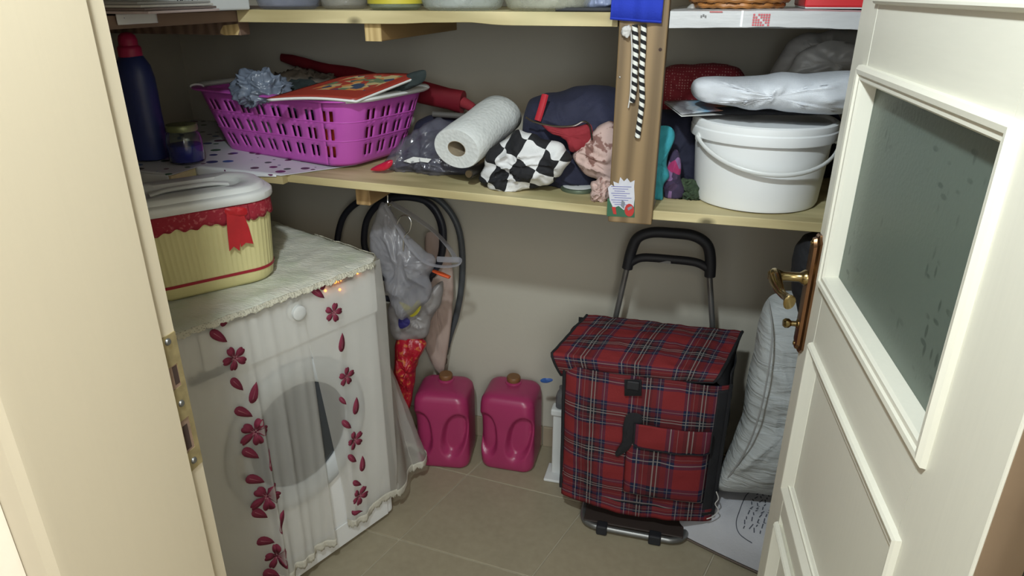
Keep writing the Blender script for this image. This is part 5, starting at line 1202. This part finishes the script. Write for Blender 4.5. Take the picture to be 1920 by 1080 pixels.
# small white stand with a clear bottle behind the trolley
sx_ = at(1045, 860, 1.86)
ws_ = thing('white_stand', 'white plastic stand between the right jug and the trolley', 'stand', (sx_.x, 1.87, 0))
wx = at(1046, 800, 1.88).x
build(G().box((wx - .016, 1.87, .006), (wx + .03, 1.90, .252)), 'upright', M['white'], parent=ws_, smooth=False, bev=.005)
build(G().box((wx - .022, 1.862, .238), (wx + .04, 1.908, .262)), 'collar', M['white'], parent=ws_, smooth=False, bev=.005)
build(G().box((wx - .034, 1.83, .0005), (wx + .04, 1.92, .010)), 'foot', M['white'], parent=ws_, smooth=False, bev=.003)
wbt = thing('water_bottle', 'small clear bottle with a blue clip standing on the white stand', 'bottle', (wx + .008, 1.885, .2625))
build(G().lathe([(.014, 0), (.018, .003), (.018, .04), (.014, .055), (.008, .066), (.008, .078), (.002, .079)], c=(wx + .008, 1.885, .2625), n=24), 'vessel', translucent('clear_bottle', rgb(120, 124, 130), .6, rough=.1), parent=wbt)
q = at(1023, 713, 1.87)
build(blobg([at(x, y, 1.87) for x, y in ((1013, 713), (1020, 709), (1034, 710), (1036, 714), (1026, 718), (1016, 717))], .003, amp=.001, rings=3), 'blue_clip', simple('blue_clip', rgb(44, 84, 150), .4), parent=wbt)

# sacks --------------------------------------------------------------
t = NT('crinkled_white_sack'); v = t.map(t.obj(), (8, 8, 42), rot=(0, .35, 0)); n1 = t.noise(1.0, 4, v, dist=.8); t.bump(n1, .9, .012)
M['sack'] = t.set(col=t.mix(t.noise(5, 3), rgb(166, 170, 170), rgb(182, 185, 184)), rough=.6)
sk1 = thing('upright_sack', 'full white woven sack leaning behind the open door', 'sack', tuple(at(1400, 930, 1.72)))
so = [at(x, y, Y) for x, y, Y in ((1343, 918, 1.70), (1352, 880, 1.70), (1372, 830, 1.71), (1392, 770, 1.72), (1402, 710, 1.73), (1412, 660, 1.74), (1424, 600, 1.75), (1440, 562, 1.76), (1465, 548, 1.77), (1500, 545, 1.78))]
zt_ = so[-1].z; so += [Vector((.50, 1.82, zt_ + .01)), Vector((.585, 1.82, zt_ - .08)), Vector((.60, 1.80, .5)), Vector((.60, 1.78, .26)), Vector((.52, 1.76, .20)), Vector((.38, 1.73, .19)), Vector((.24, 1.70, .182))]
g = blobg(so, .11, amp=.014, sc=9, seed=91, n=120, rings=14, per=6, fine=.004, fs=40, flat=.45, back=.9)
for p in g.v:
    kz_ = max(0, min(1, (p.z - .14) / .22)) ** .6; p.y = min(p.y, WY - .004); p.y = 1.72 + (p.y - 1.72) * (.25 + .75 * kz_) if p.y < 1.72 else p.y; p.z = max(p.z, .155)
build(g, 'sack_body', M['sack'], parent=sk1, ang=180)
build(G().tube(sm([at(x, y, Y) for x, y, Y in ((1440, 562, 1.71), (1448, 620, 1.64), (1440, 700, 1.60), (1420, 790, 1.60), (1390, 860, 1.63), (1350, 915, 1.69))], per=6), .0022, n=6), 'side_seam', simple('sack_seam', rgb(150, 150, 148), .8), parent=sk1)
build(G().tube(sm([at(x, y, 1.655) for x, y in ((1343, 922), (1347, 935), (1341, 945), (1347, 957), (1337, 968), (1325, 973))], per=5), .0016, n=6), 'loose_string', M['whitecl'], parent=sk1)
# lower sack lying on the floor
sk2 = thing('floor_sack', 'printed grey white sack lying flat on the floor behind the door', 'sack', (.35, 1.75, 0))
cs = Vector((.355, 1.775, 0)); RS = rotz(math.radians(-20))
def sackf(u, v):
    x = (u - .5) * 2; y = (v - .5) * 2
    return x, y
def sks(sign):
    def f(u, v):
        x, y = (u - .5) * 2, (v - .5) * 2
        hx, hy = .285 * (1 - .06 * y * y), .195 * (1 - .07 * x * x)
        h = ((1 - abs(x) ** 3.0) * (1 - abs(y) ** 2.6)) ** .55 if abs(x) < 1 and abs(y) < 1 else 0
        q = RS @ Vector((x * hx, y * hy, 0)) + cs; z = .012 + h * .135 * (1 if sign > 0 else 0) + (.006 * nz(q, 18, 3) * h + .004 * nz(q, 45, 6) * h if sign > 0 else -.010 * min(1, h * 3))
        q.y = min(q.y, WY - .012); q.x = min(q.x, .655)
        return Vector((q.x, q.y, max(.001, z)))
    return f
M['sack2'] = simple('grey_white_sack', rgb(176, 176, 180), .6, var=.06, bump=.4, bs=160)
g = G().grid(sks(1), 60, 44); g.grid(sks(-1), 60, 44); build(g, 'sack_body', M['sack2'], parent=sk2, ang=60)
g = G(); random.seed(3)
def SP(u, v, o=.0015): return sks(1)(u, v) + Vector((0, -.2, 1)).normalized() * o
def stroke(g, u0, v0, u1, v1, w):
    n_ = 3; d = Vector((u1 - u0, v1 - v0)); L = max(1e-6, d.length); nx, ny = -d.y / L * w, d.x / L * w
    for k in range(n_):
        a, b = k / n_, (k + 1) / n_
        pa_ = (u0 + d.x * a, v0 + d.y * a); pb_ = (u0 + d.x * b, v0 + d.y * b)
        g.add([SP(pa_[0] - nx, pa_[1] - ny), SP(pa_[0] + nx, pa_[1] + ny), SP(pb_[0] + nx, pb_[1] + ny), SP(pb_[0] - nx, pb_[1] - ny)], [(0, 1, 2, 3)])
for r in range(11):
    u = .36 + r * .028; v = .10 + .01 * (r % 2)
    while v < .60 - .012 * r:
        l = random.uniform(.012, .035)
        stroke(g, u, v, u + random.uniform(-.008, .012), v + l, .0028 + (.001 if r == 10 else 0)); v += l + random.uniform(.006, .014)
        if random.random() < .3: stroke(g, u, v, u + .010, v + .004, .002)
build(g, 'small_print', simple('sack_ink', rgb(76, 78, 88), .8), parent=sk2, smooth=False, kind='stuff')
g = G(); ol = sm([Vector((.345, .42, 0)), Vector((.318, .36, 0)), Vector((.315, .22, 0)), Vector((.318, .12, 0)), Vector((.35, .07, 0)), Vector((.42, .055, 0))], per=6)
g.tube([SP(p.x, p.y, .001) for p in ol], .0012, n=5); build(g, 'print_outline', simple('sack_ink_line', rgb(70, 72, 82), .8), parent=sk2)
build(G().tube([sks(1)(k / 40, .0) + Vector((0, -.002, -.004)) for k in range(41)], .003, n=6), 'bottom_seam', simple('brown_seam', rgb(96, 84, 74), .8), parent=sk2)
# black bag behind the door edge
blob('black_bag', 'black bag behind the brass handle, between the sack and the shelf', 'bag', [(1488, 470), (1500, 448), (1516, 436), (1560, 436), (1600, 470), (1600, 560), (1560, 610), (1505, 600), (1490, 560), (1483, 520)], 1.57, .05, M['blackfab'], seed=95, amp=.008)
